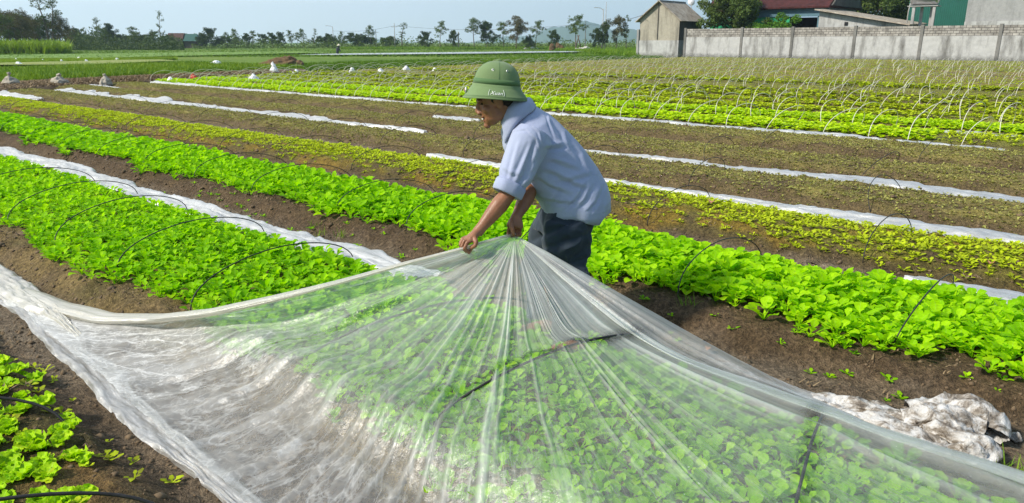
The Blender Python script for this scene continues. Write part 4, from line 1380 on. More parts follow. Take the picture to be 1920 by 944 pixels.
o = link("plastic_heap", mesh_np("plastic_heap", np.concatenate(Vs), np.concatenate(Fs), True, uv=np.concatenate(Us)), M["dirty_film"]); o.location = heap_root
tag(o, "crumpled heap of dirty white plastic bunched on the ground at the right", "plastic heap")
me = crumple(MB().ellipsoid((0, 0, 0.015), (0.022, 0.016, 0.02)), 0.004, 8, 0.005, 40)
o = link("plastic_scrap", me, M["dirty_film"]); o.location = at(1902, 828, zg(*to_st(at(1902, 828))))
tag(o, "small white plastic scrap beside the crumpled heap", "scrap")
# dry leaves and clods on the bare slope
M["dry_leaf"] = simple("dry_leaf", (0.30, 0.13, 0.06), (0.42, 0.22, 0.12), 30, 0.7)
for u, v, sz, lab in ((1647, 762, 0.035, "dry brown leaf lying beside the crumpled plastic heap"), (1326, 645, 0.022, "dry pinkish leaf on the slope below the mustard bed"), (1853, 520, 0.03, "dry pale leaf on the white strip behind the mustard bed"),
                      (1318, 308, 0.05, "white scrap standing on the strip right of the farmer"), (1330, 405, 0.04, "dry leaf on the yellowing bed right of the farmer")):
    p = at(u, v, 0.05); s, t = to_st(p); p.z = zg(s, t)
    V, F, U = leaf_arrays(random.Random(u), 1.0, 0.7, -0.3, 0, sz * 2, sz * 1.5, 0.5, 0.3, 5, 3)
    o = link("dry_leaf", mesh_np("dry_leaf", V, F, True, U), M["dry_leaf"] if u != 1318 else M["film_strip"]); o.location = p + Vector((0, 0, 0.012 if u != 1318 else 0.05))
    tag(o, lab, "leaf" if u != 1318 else "scrap")
# ------------------------------------------------------------------ sacks and scraps at the bed ends
M["sack"] = simple("sack", (0.30, 0.26, 0.20), (0.42, 0.38, 0.31), 14, 0.9, 0.5)
M["white_sack"] = simple("white_sack", (0.72, 0.72, 0.72), (0.84, 0.84, 0.84), 9, 0.6, 0.5)
M["mound"] = simple("mound", (0.09, 0.055, 0.028), (0.17, 0.11, 0.055), 5, 0.95, 0.8)
M["red_cloth"] = simple("red_cloth", (0.55, 0.05, 0.04), (0.42, 0.04, 0.03), 8, 0.8)


def sack(u, v, h, w, m, label, name="tied_sack", tip=0.0, cat="sack"):
    p = at(u, v, 0.05)
    s, t = to_st(p)
    mb = MB()
    k = random.Random(u)
    pr = [(0.0, 0.75), (0.12, 0.98), (0.3, 1.0), (0.5, 0.80), (0.66, 0.45), (0.76, 0.16), (0.80, 0.10), (0.9, 0.20), (1.0, 0.24)]
    if name != "tied_sack":
        pr = [(0.0, 0.9), (0.15, 1.0), (0.35, 0.85), (0.55, 0.6), (0.75, 0.42), (0.9, 0.25), (1.0, 0.08)]
    ring = []
    for z, r in pr:
        ring.append((Vector((tip * z * h + k.uniform(-0.04, 0.04) * w, 0, z * h)), Vector((w / 2 * r * k.uniform(0.9, 1.1), 0, 0)), Vector((0, w / 2 * r * k.uniform(0.75, 0.95), 0))))
    mb.loft(ring, 14)
    me = crumple(mb, max(w, h) / 26, u % 97, w * 0.05, 3.0 / w)
    o = link(name, me, m); o.location = p; o.rotation_euler.z = k.uniform(0, 6)
    return tag(o, label, cat)


sack(22, 167, 0.52, 0.50, M["sack"], "tied grey sack at the far left edge of the bed ends")
sack(112, 163, 0.42, 0.58, M["sack"], "tied grey sack with a white neck behind the broad white strip")
sack(199, 162, 0.42, 0.44, M["sack"], "tied dark grey sack right of the other two")
sack(408, 127, 0.38, 1.2, M["white_sack"], "low white bundle lying in the tall grass", "plastic_bundle", 0, "bundle")
sack(515, 140, 0.60, 0.40, M["white_sack"], "upright white sack at the end of the hooped beds", "plastic_bundle", 0.1, "bundle")
sack(556, 139, 0.20, 0.42, M["white_sack"], "small white bundle right of the upright white sack", "plastic_bundle", 0, "bundle")
sack(661, 140, 0.36, 0.36, M["white_sack"], "pointed white bundle at the hoops left of the farmer", "plastic_bundle", 0, "bundle")
sack(714, 137, 0.2, 0.44, M["white_sack"], "flat white bundle among the hoop ends", "plastic_bundle", 0, "bundle")
sack(762, 134, 0.30, 0.46, M["white_sack"], "white bundle with a spread corner at the hoop ends", "plastic_bundle", 0.3, "bundle")
sack(815, 135, 0.2, 0.36, M["white_sack"], "small white bundle nearest to the farmer's helmet", "plastic_bundle", 0, "bundle")
sack(476, 151, 0.24, 0.5, M["white_sack"], "white scrap heap in front of the upright white sack", "plastic_bundle", 0, "bundle")
sack(320, 156, 0.22, 0.34, M["white_sack"], "white bundle at the corner of the first hooped bed", "plastic_bundle", 0, "bundle")
sack(363, 150, 0.22, 0.40, M["red_cloth"], "red cloth bundle at the corner of the hooped beds", "cloth_bundle", 0, "bundle")
for i, (u, v) in enumerate(((36, 123), (80, 117), (116, 118), (148, 113), (163, 118), (192, 115), (221, 115), (30, 115))):
    sack(u, v, 0.24, 0.32 if i % 3 else 0.5, M["white_sack"], "small white bundle lying far out in the pale paddy", "plastic_bundle", 0.2, "bundle")["group"] = "white bundles in the far paddy"
mb = MB()
for dx, dy, r in ((0, 0, (1.1, 0.7, 0.55)), (0.7, 0.1, (0.6, 0.5, 0.40)), (-0.8, 0.0, (0.6, 0.5, 0.3)), (0.3, 0.1, (0.7, 0.5, 0.62))):
    mb.ellipsoid((dx, dy, 0.1), r)
o = link("compost_mound", crumple(mb, 0.06, 4, 0.07, 3.0), M["mound"]); o.location = at(530, 131, 0)
tag(o, "brown mound of dead stalks behind the upright white sack", "mound")

# ------------------------------------------------------------------ trees
M["bark"] = simple("bark", (0.10, 0.075, 0.055), (0.18, 0.14, 0.11), 6, 0.95)


def crown_mat(name, dark, mid, light):
    return leaf_material(name, [(0.0, dark), (0.5, mid), (1.0, light)], 0.25, mid, 0.6, (1.0, 1.0, 0.5))


M["crown_dark"] = crown_mat("crown_dark", (0.03, 0.05, 0.018), (0.06, 0.095, 0.03), (0.11, 0.15, 0.045))
M["crown_mid"] = crown_mat("crown_mid", (0.045, 0.075, 0.018), (0.09, 0.14, 0.03), (0.16, 0.21, 0.055))
M["crown_brown"] = crown_mat("crown_brown", (0.06, 0.055, 0.026), (0.11, 0.10, 0.04), (0.17, 0.15, 0.065))
M["crown_bright"] = crown_mat("crown_bright", (0.05, 0.12, 0.012), (0.10, 0.22, 0.02), (0.18, 0.33, 0.035))


def make_tree(name, seed, h, crown_w, crown_lo, m, dens=1.0, leaf=0.14, lean=0.0, airy=0.5, trunk_r=None, limbs=9, shape="round"):
    """tapered trunk with limbs, and a crown of small leaf faces gathered in uneven clumps round the limb ends"""
    r = random.Random(seed)
    g = np.random.default_rng(seed)
    root = empty(name)
    mb = MB()
    tr = trunk_r or h * 0.016
    n = 9
    path = []
    for i in range(n):
        q = i / (n - 1)
        path.append(Vector((lean * h * q * q + 0.02 * h * math.sin(q * 5 + seed), 0.015 * h * math.sin(q * 4 + seed * 2), h * 0.93 * q)))
    mb.tube(path, [tr * (1 - 0.85 * i / (n - 1)) for i in range(n)], 7)
    clumps = []
    for i in range(limbs):
        q = crown_lo + (0.97 - crown_lo) * (i + r.random()) / limbs
        k = min(int(q * (n - 1)), n - 2); f = q * (n - 1) - k
        b = path[k].lerp(path[k + 1], min(f, 1))
        rel = (q - crown_lo) / (1 - crown_lo)
        if shape == "round": ext = math.sin(min(1, 0.25 + rel * 0.8) * math.pi) ** 0.6
        elif shape == "column": ext = 0.7 + 0.3 * math.sin(rel * 9 + seed)
        else: ext = 1.05 - 0.75 * rel
        az = i * 2.4 + r.uniform(-0.5, 0.5)
        Ln = crown_w / 2 * ext * r.uniform(0.6, 1.1)
        up = r.uniform(0.15, 0.75) if shape != "column" else r.uniform(0.6, 1.2)
        e = b + Vector((math.cos(az) * Ln, math.sin(az) * Ln, Ln * up))
        mid = b.lerp(e, 0.5) + Vector((0, 0, Ln * 0.06))
        lr = tr * 0.42 * (1 - 0.55 * rel)
        mb.tube([b, mid, e], [lr, lr * 0.65, lr * 0.2], 5)
        clumps.append((e, 0.21 * crown_w * r.uniform(0.4, 1.0)))
        clumps.append((mid + Vector((r.uniform(-.1, .1), r.uniform(-.1, .1), 0.12)) * crown_w, 0.18 * crown_w * r.uniform(0.4, 1.0)))
        for _ in range(4):
            e2 = e + Vector((r.uniform(-1, 1), r.uniform(-1, 1), r.uniform(-0.6, 1.0))) * crown_w * 0.27
            mb.tube([mid, e2], [lr * 0.5, lr * 0.15], 4)
            clumps.append((e2, 0.17 * crown_w * r.uniform(0.4, 1.0)))
    clumps.append((path[-1], 0.26 * crown_w))
    mb.build("trunk", M["bark"], root, True)
    Vs, Ts = [], []
    for c, rad in clumps:
        k = int(dens * (rad / leaf) ** 2 * 7.0 * (1.2 - airy))
        if k < 3: continue
        dirs = g.normal(0, 1, (k, 3)); dirs /= np.linalg.norm(dirs, axis=1)[:, None]
        pos = np.array(c)[None] + dirs * (rad * g.random(k) ** 0.45)[:, None] * np.array([1, 1, 0.85 if shape != "column" else 1.1])
        a = g.normal(0, 1, (k, 3)); a /= np.linalg.norm(a, axis=1)[:, None]
        b = np.cross(a, g.normal(0, 1, (k, 3))); b /= np.linalg.norm(b, axis=1)[:, None] + 1e-9
        sz = leaf * g.uniform(0.6, 1.3, k)[:, None]
        q = np.stack([pos - a * sz, pos + b * sz * 0.45, pos + a * sz, pos - b * sz * 0.45], 1)
        Vs.append(q.reshape(-1, 3))
        Ts.append(np.repeat(np.clip(0.45 + g.normal(0, 0.14) + g.normal(0, 0.14, k), 0, 1), 4))
    V = np.concatenate(Vs); T = np.concatenate(Ts)
    F = np.arange(len(V)).reshape(-1, 4)
    U = np.tile(np.array([[0.5, 0], [1, 0.5], [0.5, 1], [0, 0.5]]), (len(F), 1)) * 0.4 + 0.6
    link("crown", mesh_np("crown", V, F, False, U, T), m, root)
    root.location = (0, 0, -200)
    return root


KIND = {
    "round_dark": lambda i: make_tree("broadleaf_tree", 10 + i, 6.0, 4.2, 0.20, M["crown_dark"], 1.1, 0.13, 0.03 * (-1) ** i, 0.35, limbs=11),
    "bush": lambda i: make_tree("bushy_tree", 30 + i, 4.2, 4.6, 0.10, M["crown_dark"], 1.0, 0.13, 0.0, 0.3, limbs=11),
    "airy": lambda i: make_tree("slender_tree", 50 + i, 7.5, 3.0, 0.42, M["crown_mid"], 0.9, 0.11, 0.04 * (-1) ** i, 0.65, limbs=9),
    "brown": lambda i: make_tree("broadleaf_tree", 70 + i, 6.5, 4.0, 0.30, M["crown_brown"], 1.0, 0.12, -0.03, 0.5, limbs=10),
    "thin": lambda i: make_tree("thin_tree", 90 + i, 9.5, 1.9, 0.35, M["crown_mid"], 0.8, 0.11, 0.05, 0.7, limbs=10, shape="column"),
    "grove": lambda i: make_tree("tall_tree", 110 + i, 10.5, 4.6, 0.36, M["crown_mid"] if i % 2 else M["crown_brown"], 0.75, 0.13, 0.03 * (-1) ** i, 0.55, limbs=12, shape="column"),
}
PROTOS = {}
used = {}


def plant_tree(kind, u, vb, vt, label, group, wide=1.0, i=None):
    """a tree with its foot at pixel (u, vb) on the ground and its top at vt"""
    i = (used.get(kind, 0) % 3) if i is None else i
    used[kind] = used.get(kind, 0) + 1
    if (kind, i) not in PROTOS: PROTOS[(kind, i)] = KIND[kind](i)
    p = PROTOS[(kind, i)]
    base = at(u, vb, 0.0)
    r = ray(u, vt); k = base.y / r.y
    h = CAMH + r.z * k
    h0 = max(q[2] for ch in p.children if ch.name.startswith("crown") for q in ch.bound_box)
    sc = h / h0
    lab = dict(label=label, group=group)
    if p.location.z < -100:
        o = p
        o.location = base; o.rotation_euler.z = random.Random(u).uniform(0, 6.28); o.scale = (sc * wide, sc * wide, sc)
        o["label"] = label; o["group"] = group
    else:
        o = dup(p, base, random.Random(u).uniform(0, 6.28), (sc * wide, sc * wide, sc), label, group)
    o["category"] = "tree"
    return o


GR = "trees of the tall grove at the left"
for n_, (u, vb, vt, wd) in enumerate(((-30, 98, -5, 1), (-20, 96, 20, 1.2), (-8, 98, 12, 1.2), (13, 95, 30, 1.3), (27, 95, 28, 1.3), (40, 95, 26, 1.3), (52, 95, 26, 1.3), (64, 95, 30, 1.2), (76, 95, 40, 1.2), (88, 95, 30, 1.2), (100, 95, 34, 1.2), (112, 95, 36, 1.2), (-14, 99, 8, 1.2), (24, 99, 26, 1.2), (48, 99, 20, 1.2), (134, 96, 48, 1.0), (6, 97, 8, 1.1), (20, 98, 22, 1), (33, 97, 16, 1.2), (46, 98, 24, 1), (58, 97, 14, 1.1), (70, 98, 34, 1), (80, 97, 28, 1.0))):
    plant_tree("grove", u, vb, vt, "thin trunked tree in the dense dark grove at the far left", GR, wd)
plant_tree("thin", 92, 97, -12, "tallest tree of the left grove with a bare open crown", GR, 1.6, 0)
plant_tree("thin", 104, 97, -4, "tall open tree second from the right end of the left grove", GR, 1.7, 1)
plant_tree("grove", 122, 97, 22, "dark leaning tree at the right end of the left grove", GR, 1.1)
TL = "trees of the low line left of the distant hut"
for u, vb, vt, kind, lab, wd in (
    (140, 92, 58, "bush", "low dark tree just right of the left grove", 1), (157, 92, 62, "bush", "low dark tree second from the left grove", 1),
    (183, 92, 31, "thin", "thin tall tree right of the left grove with a small top", 1.3), (208, 92, 43, "round_dark", "dark tree with a rounded top beside the thin tall tree", 0.8),
    (172, 92, 66, "bush", "low bush at the foot of the thin tall tree", 1.3), (196, 92, 66, "bush", "low bush left of the rounded dark tree", 1.3), (222, 92, 64, "bush", "wide low dark bush right of the rounded dark tree", 1.4), (240, 92, 66, "bush", "wide low bush left of the pointed tree", 1.3),
    (254, 92, 49, "airy", "mid sized pointed tree midway along the left tree line", 1.2), (270, 92, 64, "bush", "low dark bush right of the pointed tree", 1.4), (287, 92, 58, "round_dark", "dark broad tree left of the tall bare one", 1.1),
    (304, 92, 19, "thin", "tallest thin tree left of the distant hut", 0.9), (318, 92, 66, "bush", "low bush beside the distant hut", 1)):
    plant_tree(kind, u, vb, vt, lab, TL, wd)
TM = "trees right of the distant hut"
for u, vb, vt, kind, lab, wd in (
    (394, 91, 51, "round_dark", "dark dense tree standing just right of the distant hut", 1.2), (380, 91, 66, "bush", "low bush at the right end of the distant hut", 1), (427, 91, 60, "airy", "pale slender tree first right of the dense dark tree", 1.1), (441, 91, 53, "airy", "pale slender tree second right of the dense dark tree", 1.1),
    (463, 91, 62, "round_dark", "small dark tree between slender pale ones", 0.9), (474, 91, 57, "airy", "slightly taller airy tree left of the twin dark ones", 1.3), (512, 91, 60, "round_dark", "left of the twin dark trees", 0.9), (526, 91, 59, "round_dark", "right of the twin dark trees", 0.9),
    (547, 91, 56, "airy", "slender tree left of the narrow pointed tree", 1.0), (567, 91, 53, "airy", "narrow pointed dark tree before the lamp pole", 1.0), (590, 91, 53, "thin", "thin pale tree left of the lamp pole", 1.3), (625, 91, 66, "bush", "dark low bush at the foot of the lamp pole", 1.0),
    (642, 91, 58, "airy", "small tree right of the lamp pole", 0.9), (672, 91, 63, "bush", "dark low tree first along the road", 1), (696, 91, 47, "airy", "slender leafy tree with a pale trunk along the road", 1.1), (683, 91, 66, "bush", "low bush left of the slender leafy tree", 1), (731, 91, 67, "bush", "wide low bush under the road trees", 1.6)):
    plant_tree(kind, u, vb, vt, lab, TM, wd)
rt_ = random.Random(12)
for q in range(34):
    u = 350 + q * 11.5 + rt_.uniform(-4, 4)
    plant_tree(rt_.choice(["airy", "airy", "thin", "round_dark", "bush"]), u, 90.5 + rt_.uniform(-0.5, 0.5), rt_.uniform(60, 74), "slim young tree in the thin row far beyond the paddies", "slim trees in the far row", rt_.uniform(0.9, 1.6))
for q in range(16):
    u = 138 + q * 12.5 + rt_.uniform(-4, 4)
    plant_tree(rt_.choice(["airy", "airy", "round_dark", "thin"]), u, 92 + rt_.uniform(-0.5, 0.5), rt_.uniform(50, 68), "mid sized tree crowded into the low line beside the left grove", "crowded trees of the low left line", rt_.uniform(1.0, 1.6))
TR = "roadside trees between the hut and the gabled house"
for u, vb, vt, kind, lab, wd in (
    (755, 91, 42, "thin", "thin open tree beside the left utility pole", 2.0), (797, 92, 58, "round_dark", "low spreading tree with a dark flat crown", 1.15), (826, 92, 38, "airy", "tall bare stemmed tree left of the leaning dark tree", 1.0), (850, 92, 56, "round_dark", "leaning dark tree with a stump beside it", 0.8),
    (888, 92, 32, "airy", "first of the two tall trees left of the helmet", 1.25), (913, 92, 38, "round_dark", "second of the two tall trees, dark and bent", 1.0), (945, 92, 40, "airy", "pale airy tree left of the broadest roadside tree", 1.3), (969, 93, 28, "brown", "broadest roadside tree with a brownish crown", 1.1),
    (1005, 93, 37, "airy", "single round topped tree with a thin straight trunk", 1.1), (990, 93, 66, "bush", "low green bush between two roadside trees", 0.9), (1038, 94, 55, "round_dark", "small dark tree growing above the brown mound", 0.9), (1080, 95, 26, "airy", "tall forked tree before the hills", 1.3),
    (1120, 95, 52, "round_dark", "drooping dark tree left of the tall mast", 0.8), (1132, 95, 38, "round_dark", "dark bent tree at the foot of the tall mast", 0.7), (1156, 95, 27, "brown", "brownish tree right of the tall mast", 0.9), (1174, 95, 27, "thin", "thin bare tree next to the gabled house", 0.9)):
    plant_tree(kind, u, vb, vt, lab, TR, wd)

# the low growth that closes the horizon: reads as one mass
def growth(name, n, u0, u1, Y0, Y1, hfun, leaf, m, lab, seed):
    g = np.random.default_rng(seed)
    u = g.uniform(u0, u1, n); Y = g.uniform(Y0, Y1, n)
    X = (u - CX) / FPX * Y * 0.965
    hmax = hfun(u) * np.clip(0.55 + 0.75 * vnoise(X * 0.22, Y * 0.1, seed=seed) + 0.35 * vnoise(X * 0.7, Y * 0.1, seed=seed + 1), 0.12, 1.3)
    pos = np.stack([X, Y, hmax * g.random(n) ** 0.8], -1)
    a = g.normal(0, 1, (n, 3)); a /= np.linalg.norm(a, axis=1)[:, None]
    b = np.cross(a, g.normal(0, 1, (n, 3))); b /= np.linalg.norm(b, axis=1)[:, None] + 1e-9
    sz = leaf * g.uniform(0.6, 1.4, n)[:, None]
    V = np.stack([pos - a * sz, pos + b * sz * 0.5, pos + a * sz, pos - b * sz * 0.5], 1).reshape(-1, 3)
    T = np.repeat(np.clip(0.45 + 0.25 * vnoise(X * 0.3, Y * 0.2, seed=seed + 2) + g.normal(0, 0.12, n), 0, 1), 4)
    F = np.arange(len(V)).reshape(-1, 4)
    U = np.tile(np.array([[0.5, 0], [1, 0.5], [0.5, 1], [0, 0.5]]), (n, 1)) * 0.4 + 0.6
    return tag(link(name, mesh_np(name, V, F, False, U, T), m), lab, "undergrowth", None, "stuff")


growth("undergrowth", 16000, -60, 345, 150, 175, lambda u: np.interp(u, [-60, 120, 150, 345], [3.4, 3.4, 3.6, 2.6]), 0.22, M["crown_dark"], "dense dark undergrowth under the left grove and tree line", 5)
growth("undergrowth", 12000, 360, 1190, 185, 230, lambda u: np.interp(u, [360, 700, 1190], [3.0, 2.4, 2.2]), 0.24, M["crown_mid"], "low far green scrub between the roadside trees", 6)

# ------------------------------------------------------------------ poles and wires
M["pole"] = simple("pole", (0.28, 0.27, 0.26), (0.36, 0.35, 0.33), 3, 0.9)


def pole(u, vb, vt, lab, arm=True, lamp=False, r=0.12):
    b = at(u, vb, 0); rr_ = ray(u, vt); h = CAMH + rr_.z * b.y / rr_.y
    root = empty("utility_pole", b)
    MB().tube([(0, 0, 0), (0, 0, h)], [r, r * 0.55], 8).build("pole", M["pole"], root, True)
    if arm:
        MB().box((0, 0, h * 0.86), (1.5, 0.08, 0.10)).build("cross_arm", M["pole"], root)
    if lamp:
        MB().tube([(0, 0, h * 0.96), (-0.5, 0, h * 1.02), (-1.3, 0, h * 1.03)], 0.05, 6).box((-1.5, 0, h * 1.03), (0.6, 0.16, 0.10)).build("lamp_arm", M["pole"], root)
    tag(root, lab, "pole", "poles along the far road")
    return b, h


p1 = pole(1134, 94, 4, "tall thin mast before the hills", False, False, 0.10)
p2 = pole(1129, 95, 17, "street lamp pole beside the tall mast", False, True, 0.12)
p3 = pole(741, 92, 44, "utility pole with cross arm left of the thin open tree", True)
p4 = pole(626, 91, 50, "street lamp pole among the low trees right of the distant hut", False, True)
p5 = pole(860, 92, 60, "short thick pole beside the leaning dark tree", False, False, 0.2)
p6 = pole(706, 91, 56, "plain pole right of the slender leafy tree", True)
p7 = pole(1097, 95, 40, "plain pole between the forked tree and the mast", True)


def wire(a, b, sag, lab):
    pts = [a.lerp(b, i / 16) - Vector((0, 0, sag * math.sin(math.pi * i / 16))) for i in range(17)]
    o = MB().tube([p - a for p in pts], 0.022, 5).build("overhead_wire", M["black_hoop"]); o.location = a
    tag(o, lab, "wire")


wire(p3[0] + Vector((0, 0, p3[1] * 0.9)), p7[0] + Vector((0, 0, p7[1] * 0.9)), 1.0, "long overhead wire above the roadside trees")
wire(p7[0] + Vector((0, 0, p7[1] * 0.9)), atY(1205, 29, 79.0), 0.5, "overhead wire running to the gabled house")
wire(p3[0] + Vector((0, 0, p3[1] * 0.9)), p4[0] + Vector((0, 0, p4[1] * 0.8)), 0.6, "overhead wire between the lamp pole and the utility pole")

# rubble and stumps on the road bank
M["rubble"] = simple("rubble", (0.42, 0.40, 0.37), (0.62, 0.60, 0.56), 3, 0.9, 0.5)
for u, v, w_, h, m, lab, nm in ((995, 93, 3.4, 0.55, "rubble", "pale heap of rubble under the broadest roadside tree", "rubble_heap"), (1097, 95, 4.2, 0.7, "rubble", "white heap of rubble left of the gabled house", "rubble_heap"), (1042, 95, 3.0, 1.8, "mound", "brown earth mound below the small dark tree", "earth_mound"), (1060, 93, 3.6, 0.5, "mound", "low brown heap right of the brown mound", "earth_mound")):
    mb = MB()
    k = random.Random(u)
    for q in range(7):
        x = k.uniform(-0.5, 0.5)
        mb.ellipsoid((x * w_, k.uniform(-0.3, 0.3), 0.05), (w_ * 0.17, 0.4, h * (1 - abs(x) * 1.3) * k.uniform(0.6, 1.05)))
    o = link(nm, crumple(mb, 0.09, u % 50, 0.10, 2.4), M[m]); o.location = at(u, v, 0)
    tag(o, lab, "heap")
for x0, x1, lab in ((1052, 1045, "a"), (1089, 1080, "b")):
    pass
for u, du, lab in ((1078, 8, "leaning post under the forked tree, tilted right"), (1090, -7, "leaning post under the forked tree, tilted left"), (1126, 9, "leaning post at the foot of the tall mast")):
    a = at(u, 94, 0); b = atY(u + du, 66, a.y)
    o = MB().tube([(0, 0, 0), b - a], [0.14, 0.1], 7).build("leaning_post", M["bark"], None, True); o.location = a
    tag(o, lab, "post", "leaning posts on the road bank")

# ------------------------------------------------------------------ the distant hut
M["red_tile"] = simple("red_tile", (0.06, 0.03, 0.024), (0.09, 0.045, 0.035), 4, 0.85, 0.3)
M["green_sheet"] = simple("green_sheet", (0.02, 0.075, 0.06), (0.03, 0.10, 0.08), 2, 0.55)
M["dark_wall"] = simple("dark_wall", (0.07, 0.055, 0.045), (0.11, 0.09, 0.075), 2, 0.95)
hut = empty("hut", at(338, 91, 0))
tag(hut, "small distant hut with a brown roof and a green sheet roof", "hut")
MB().box((-1.4, 2, 1.0), (4.2, 4, 2.0)).build("wall", M["dark_wall"], hut)
MB().loft([(Vector((-3.7, 2, 2.0)), Vector((0, 2.6, 0)), Vector((0, 0, 0.03))), (Vector((-3.6, 2, 2.02)), Vector((0, 2.6, 0)), Vector((0, 0, 0.03)))], 4).build("eave", M["dark_wall"], hut)
mb = MB(); mb.add([(-3.9, -0.4, 1.9), (0.9, -0.4, 1.9), (0.9, 4.4, 1.9), (-3.9, 4.4, 1.9), (-3.6, 2, 3.9), (0.6, 2, 3.9)], [(0, 1, 5, 4), (2, 3, 4, 5), (0, 4, 3), (1, 2, 5), (0, 3, 2, 1)])
mb.build("roof", M["red_tile"], hut)
MB().box((2.9, 2, 0.9), (3.6, 3.4, 1.8)).build("lean_to", M["dark_wall"], hut)
mb = MB(); mb.add([(1.0, -0.2, 1.85), (5.0, -0.2, 1.85), (5.0, 4.2, 1.85), (1.0, 4.2, 1.85), (1.0, 2, 3.7), (4.0, 2, 3.7)], [(0, 1, 5, 4), (2, 3, 4, 5), (0, 4, 3), (1, 2, 5), (0, 3, 2, 1)])
mb.build("green_roof", M["green_sheet"], hut)

# ------------------------------------------------------------------ the wall and what stands behind it


def plaster(name, base, dark, streak=1.0, bricks=None):
    k = Nodes(name)
    vec = k.coords("Object")
    mp = k.n("Mapping"); mp.inputs["Scale"].default_value = (1, 1, 0.22); k.l(vec, mp.inputs[0])
    a = k.noise(1.3, 6, 0.65, mp.outputs[0]); b = k.noise(3.5, 6, 0.7, vec); c3 = k.noise(0.5, 3, 0.5, vec)
    col = k.ramp(b, [(0.3, tuple(x * 0.78 for x in base)), (0.65, base)])
    col = k.mix(k.math('MULTIPLY', k.ramp(a, [(0.48, 0.0), (0.72, 1.0)]), 0.75 * streak), col, dark)
    sx = k.n("SeparateXYZ"); k.l(vec, sx.inputs[0])
    foot = k.math('MULTIPLY', k.ramp(k.math('ADD', sx.outputs[2], k.math('MULTIPLY', b, 0.6)), [(0.42, 1.0), (0.85, 0.0)]), 0.8)
    col = k.mix(foot, col, dark)
    return k.done(k.principled(col, 0.92, k.bump(b, 0.4, 0.03), 0.2))


M["plaster"] = plaster("plaster", (0.46, 0.46, 0.445), (0.10, 0.095, 0.085), 1.25)
M["gable_plaster"] = plaster("gable_plaster", (0.38, 0.35, 0.28), (0.13, 0.12, 0.10), 1.2)
M["stained_shaded"] = plaster("stained_shaded", (0.13, 0.12, 0.105), (0.03, 0.028, 0.025), 1.0)  # dark stains, with the shade of the house's right side put into the colour
M["post_cement"] = plaster("post_cement", (0.20, 0.195, 0.18), (0.06, 0.06, 0.055), 1.2)
M["cement"] = plaster("cement", (0.34, 0.34, 0.33), (0.15, 0.15, 0.145), 0.9)
k = Nodes("coping_brick")
vec = k.coords("UV")
br = k.n("TexBrick")
br.inputs["Color1"].default_value = (0.42, 0.40, 0.36, 1); br.inputs["Color2"].default_value = (0.30, 0.28, 0.25, 1); br.inputs["Mortar"].default_value = (0.12, 0.11, 0.10, 1)
br.inputs["Scale"].default_value = 1.0; br.inputs["Mortar Size"].default_value = 0.02; br.inputs["Brick Width"].default_value = 0.42; br.inputs["Row Height"].default_value = 0.2
k.l(vec, br.inputs["Vector"])
nz = k.noise(2.0, 5, 0.65, k.coords("Object"))
cc = k.mix(0.85, br.outputs[0], k.ramp(nz, [(0.3, 0.35), (0.7, 1.15)]), 'MULTIPLY')
M["coping_brick"] = k.done(k.principled(cc, 0.92, k.bump(br.outputs["Fac"], 0.4, 0.02), 0.2))


def wall_t(u, v=110, s=WALL_S):
    """where the sight line through pixel column u meets the wall's line"""
    r = ray(u, v)
    kk = s / (r.x * N[0] + r.y * N[1])
    return r.x * kk * D[0] + r.y * kk * D[1]


def wall_z(u, v, s=WALL_S):
    r = ray(u, v)
    return CAMH + r.z * s / (r.x * N[0] + r.y * N[1])


ANG = math.atan2(D[1], D[0])      # local x runs along the wall, away to the left; local y = N turned back


def uvbox(name, c, size, m, parent, scale=1.0):
    """box whose faces carry metre UVs"""
    o = MB().box(c, size).build(name, m, parent)
    me = o.data
    ul = me.uv_layers.new(name="UVMap")
    for p in me.polygons:
        n_ = p.normal
        for li in p.loop_indices:
            q = me.vertices[me.loops[li].vertex_index].co
            ul.data[li].uv = (q.x, q.y) if abs(n_.z) > 0.7 else ((q.y, q.z) if abs(n_.x) > 0.7 else (q.x, q.z))
    return o


postu = [1283, 1388, 1482, 1598, 1722, 1868]
tl_, t_right = wall_t(1196), -6.0
WR = ST(WALL_S, 0, 0.0)
wallr = empty("boundary_wall", WR, ANG)
tag(wallr, "long grey plastered boundary wall with a brick coping behind the field", "wall")
z1, z2 = 2.0, 2.78
tpos = [wall_t(u) for u in postu]
dt_ = tpos[-2] - tpos[-1]
q = tpos[-1] - dt_
while q > t_right: tpos.append(q); q -= dt_
seg = tpos + [t_right]
for a, b in zip(seg[:-1], seg[1:]):
    L_ = a - b - 0.26
    uvbox("panel", ((a + b) / 2, 0.0, z1 / 2), (L_, 0.20, z1), M["plaster"], wallr)
    uvbox("brick_coping", ((a + b) / 2, 0.0, (z1 + z2) / 2 + 0.002), (L_, 0.14, z2 - z1), M["coping_brick"], wallr)
for i, a in enumerate(tpos):
    uvbox("wall_post", (a, 0.0, (z2 + 0.1) / 2), (0.24, 0.30, z2 + 0.1), M["post_cement"], wallr)

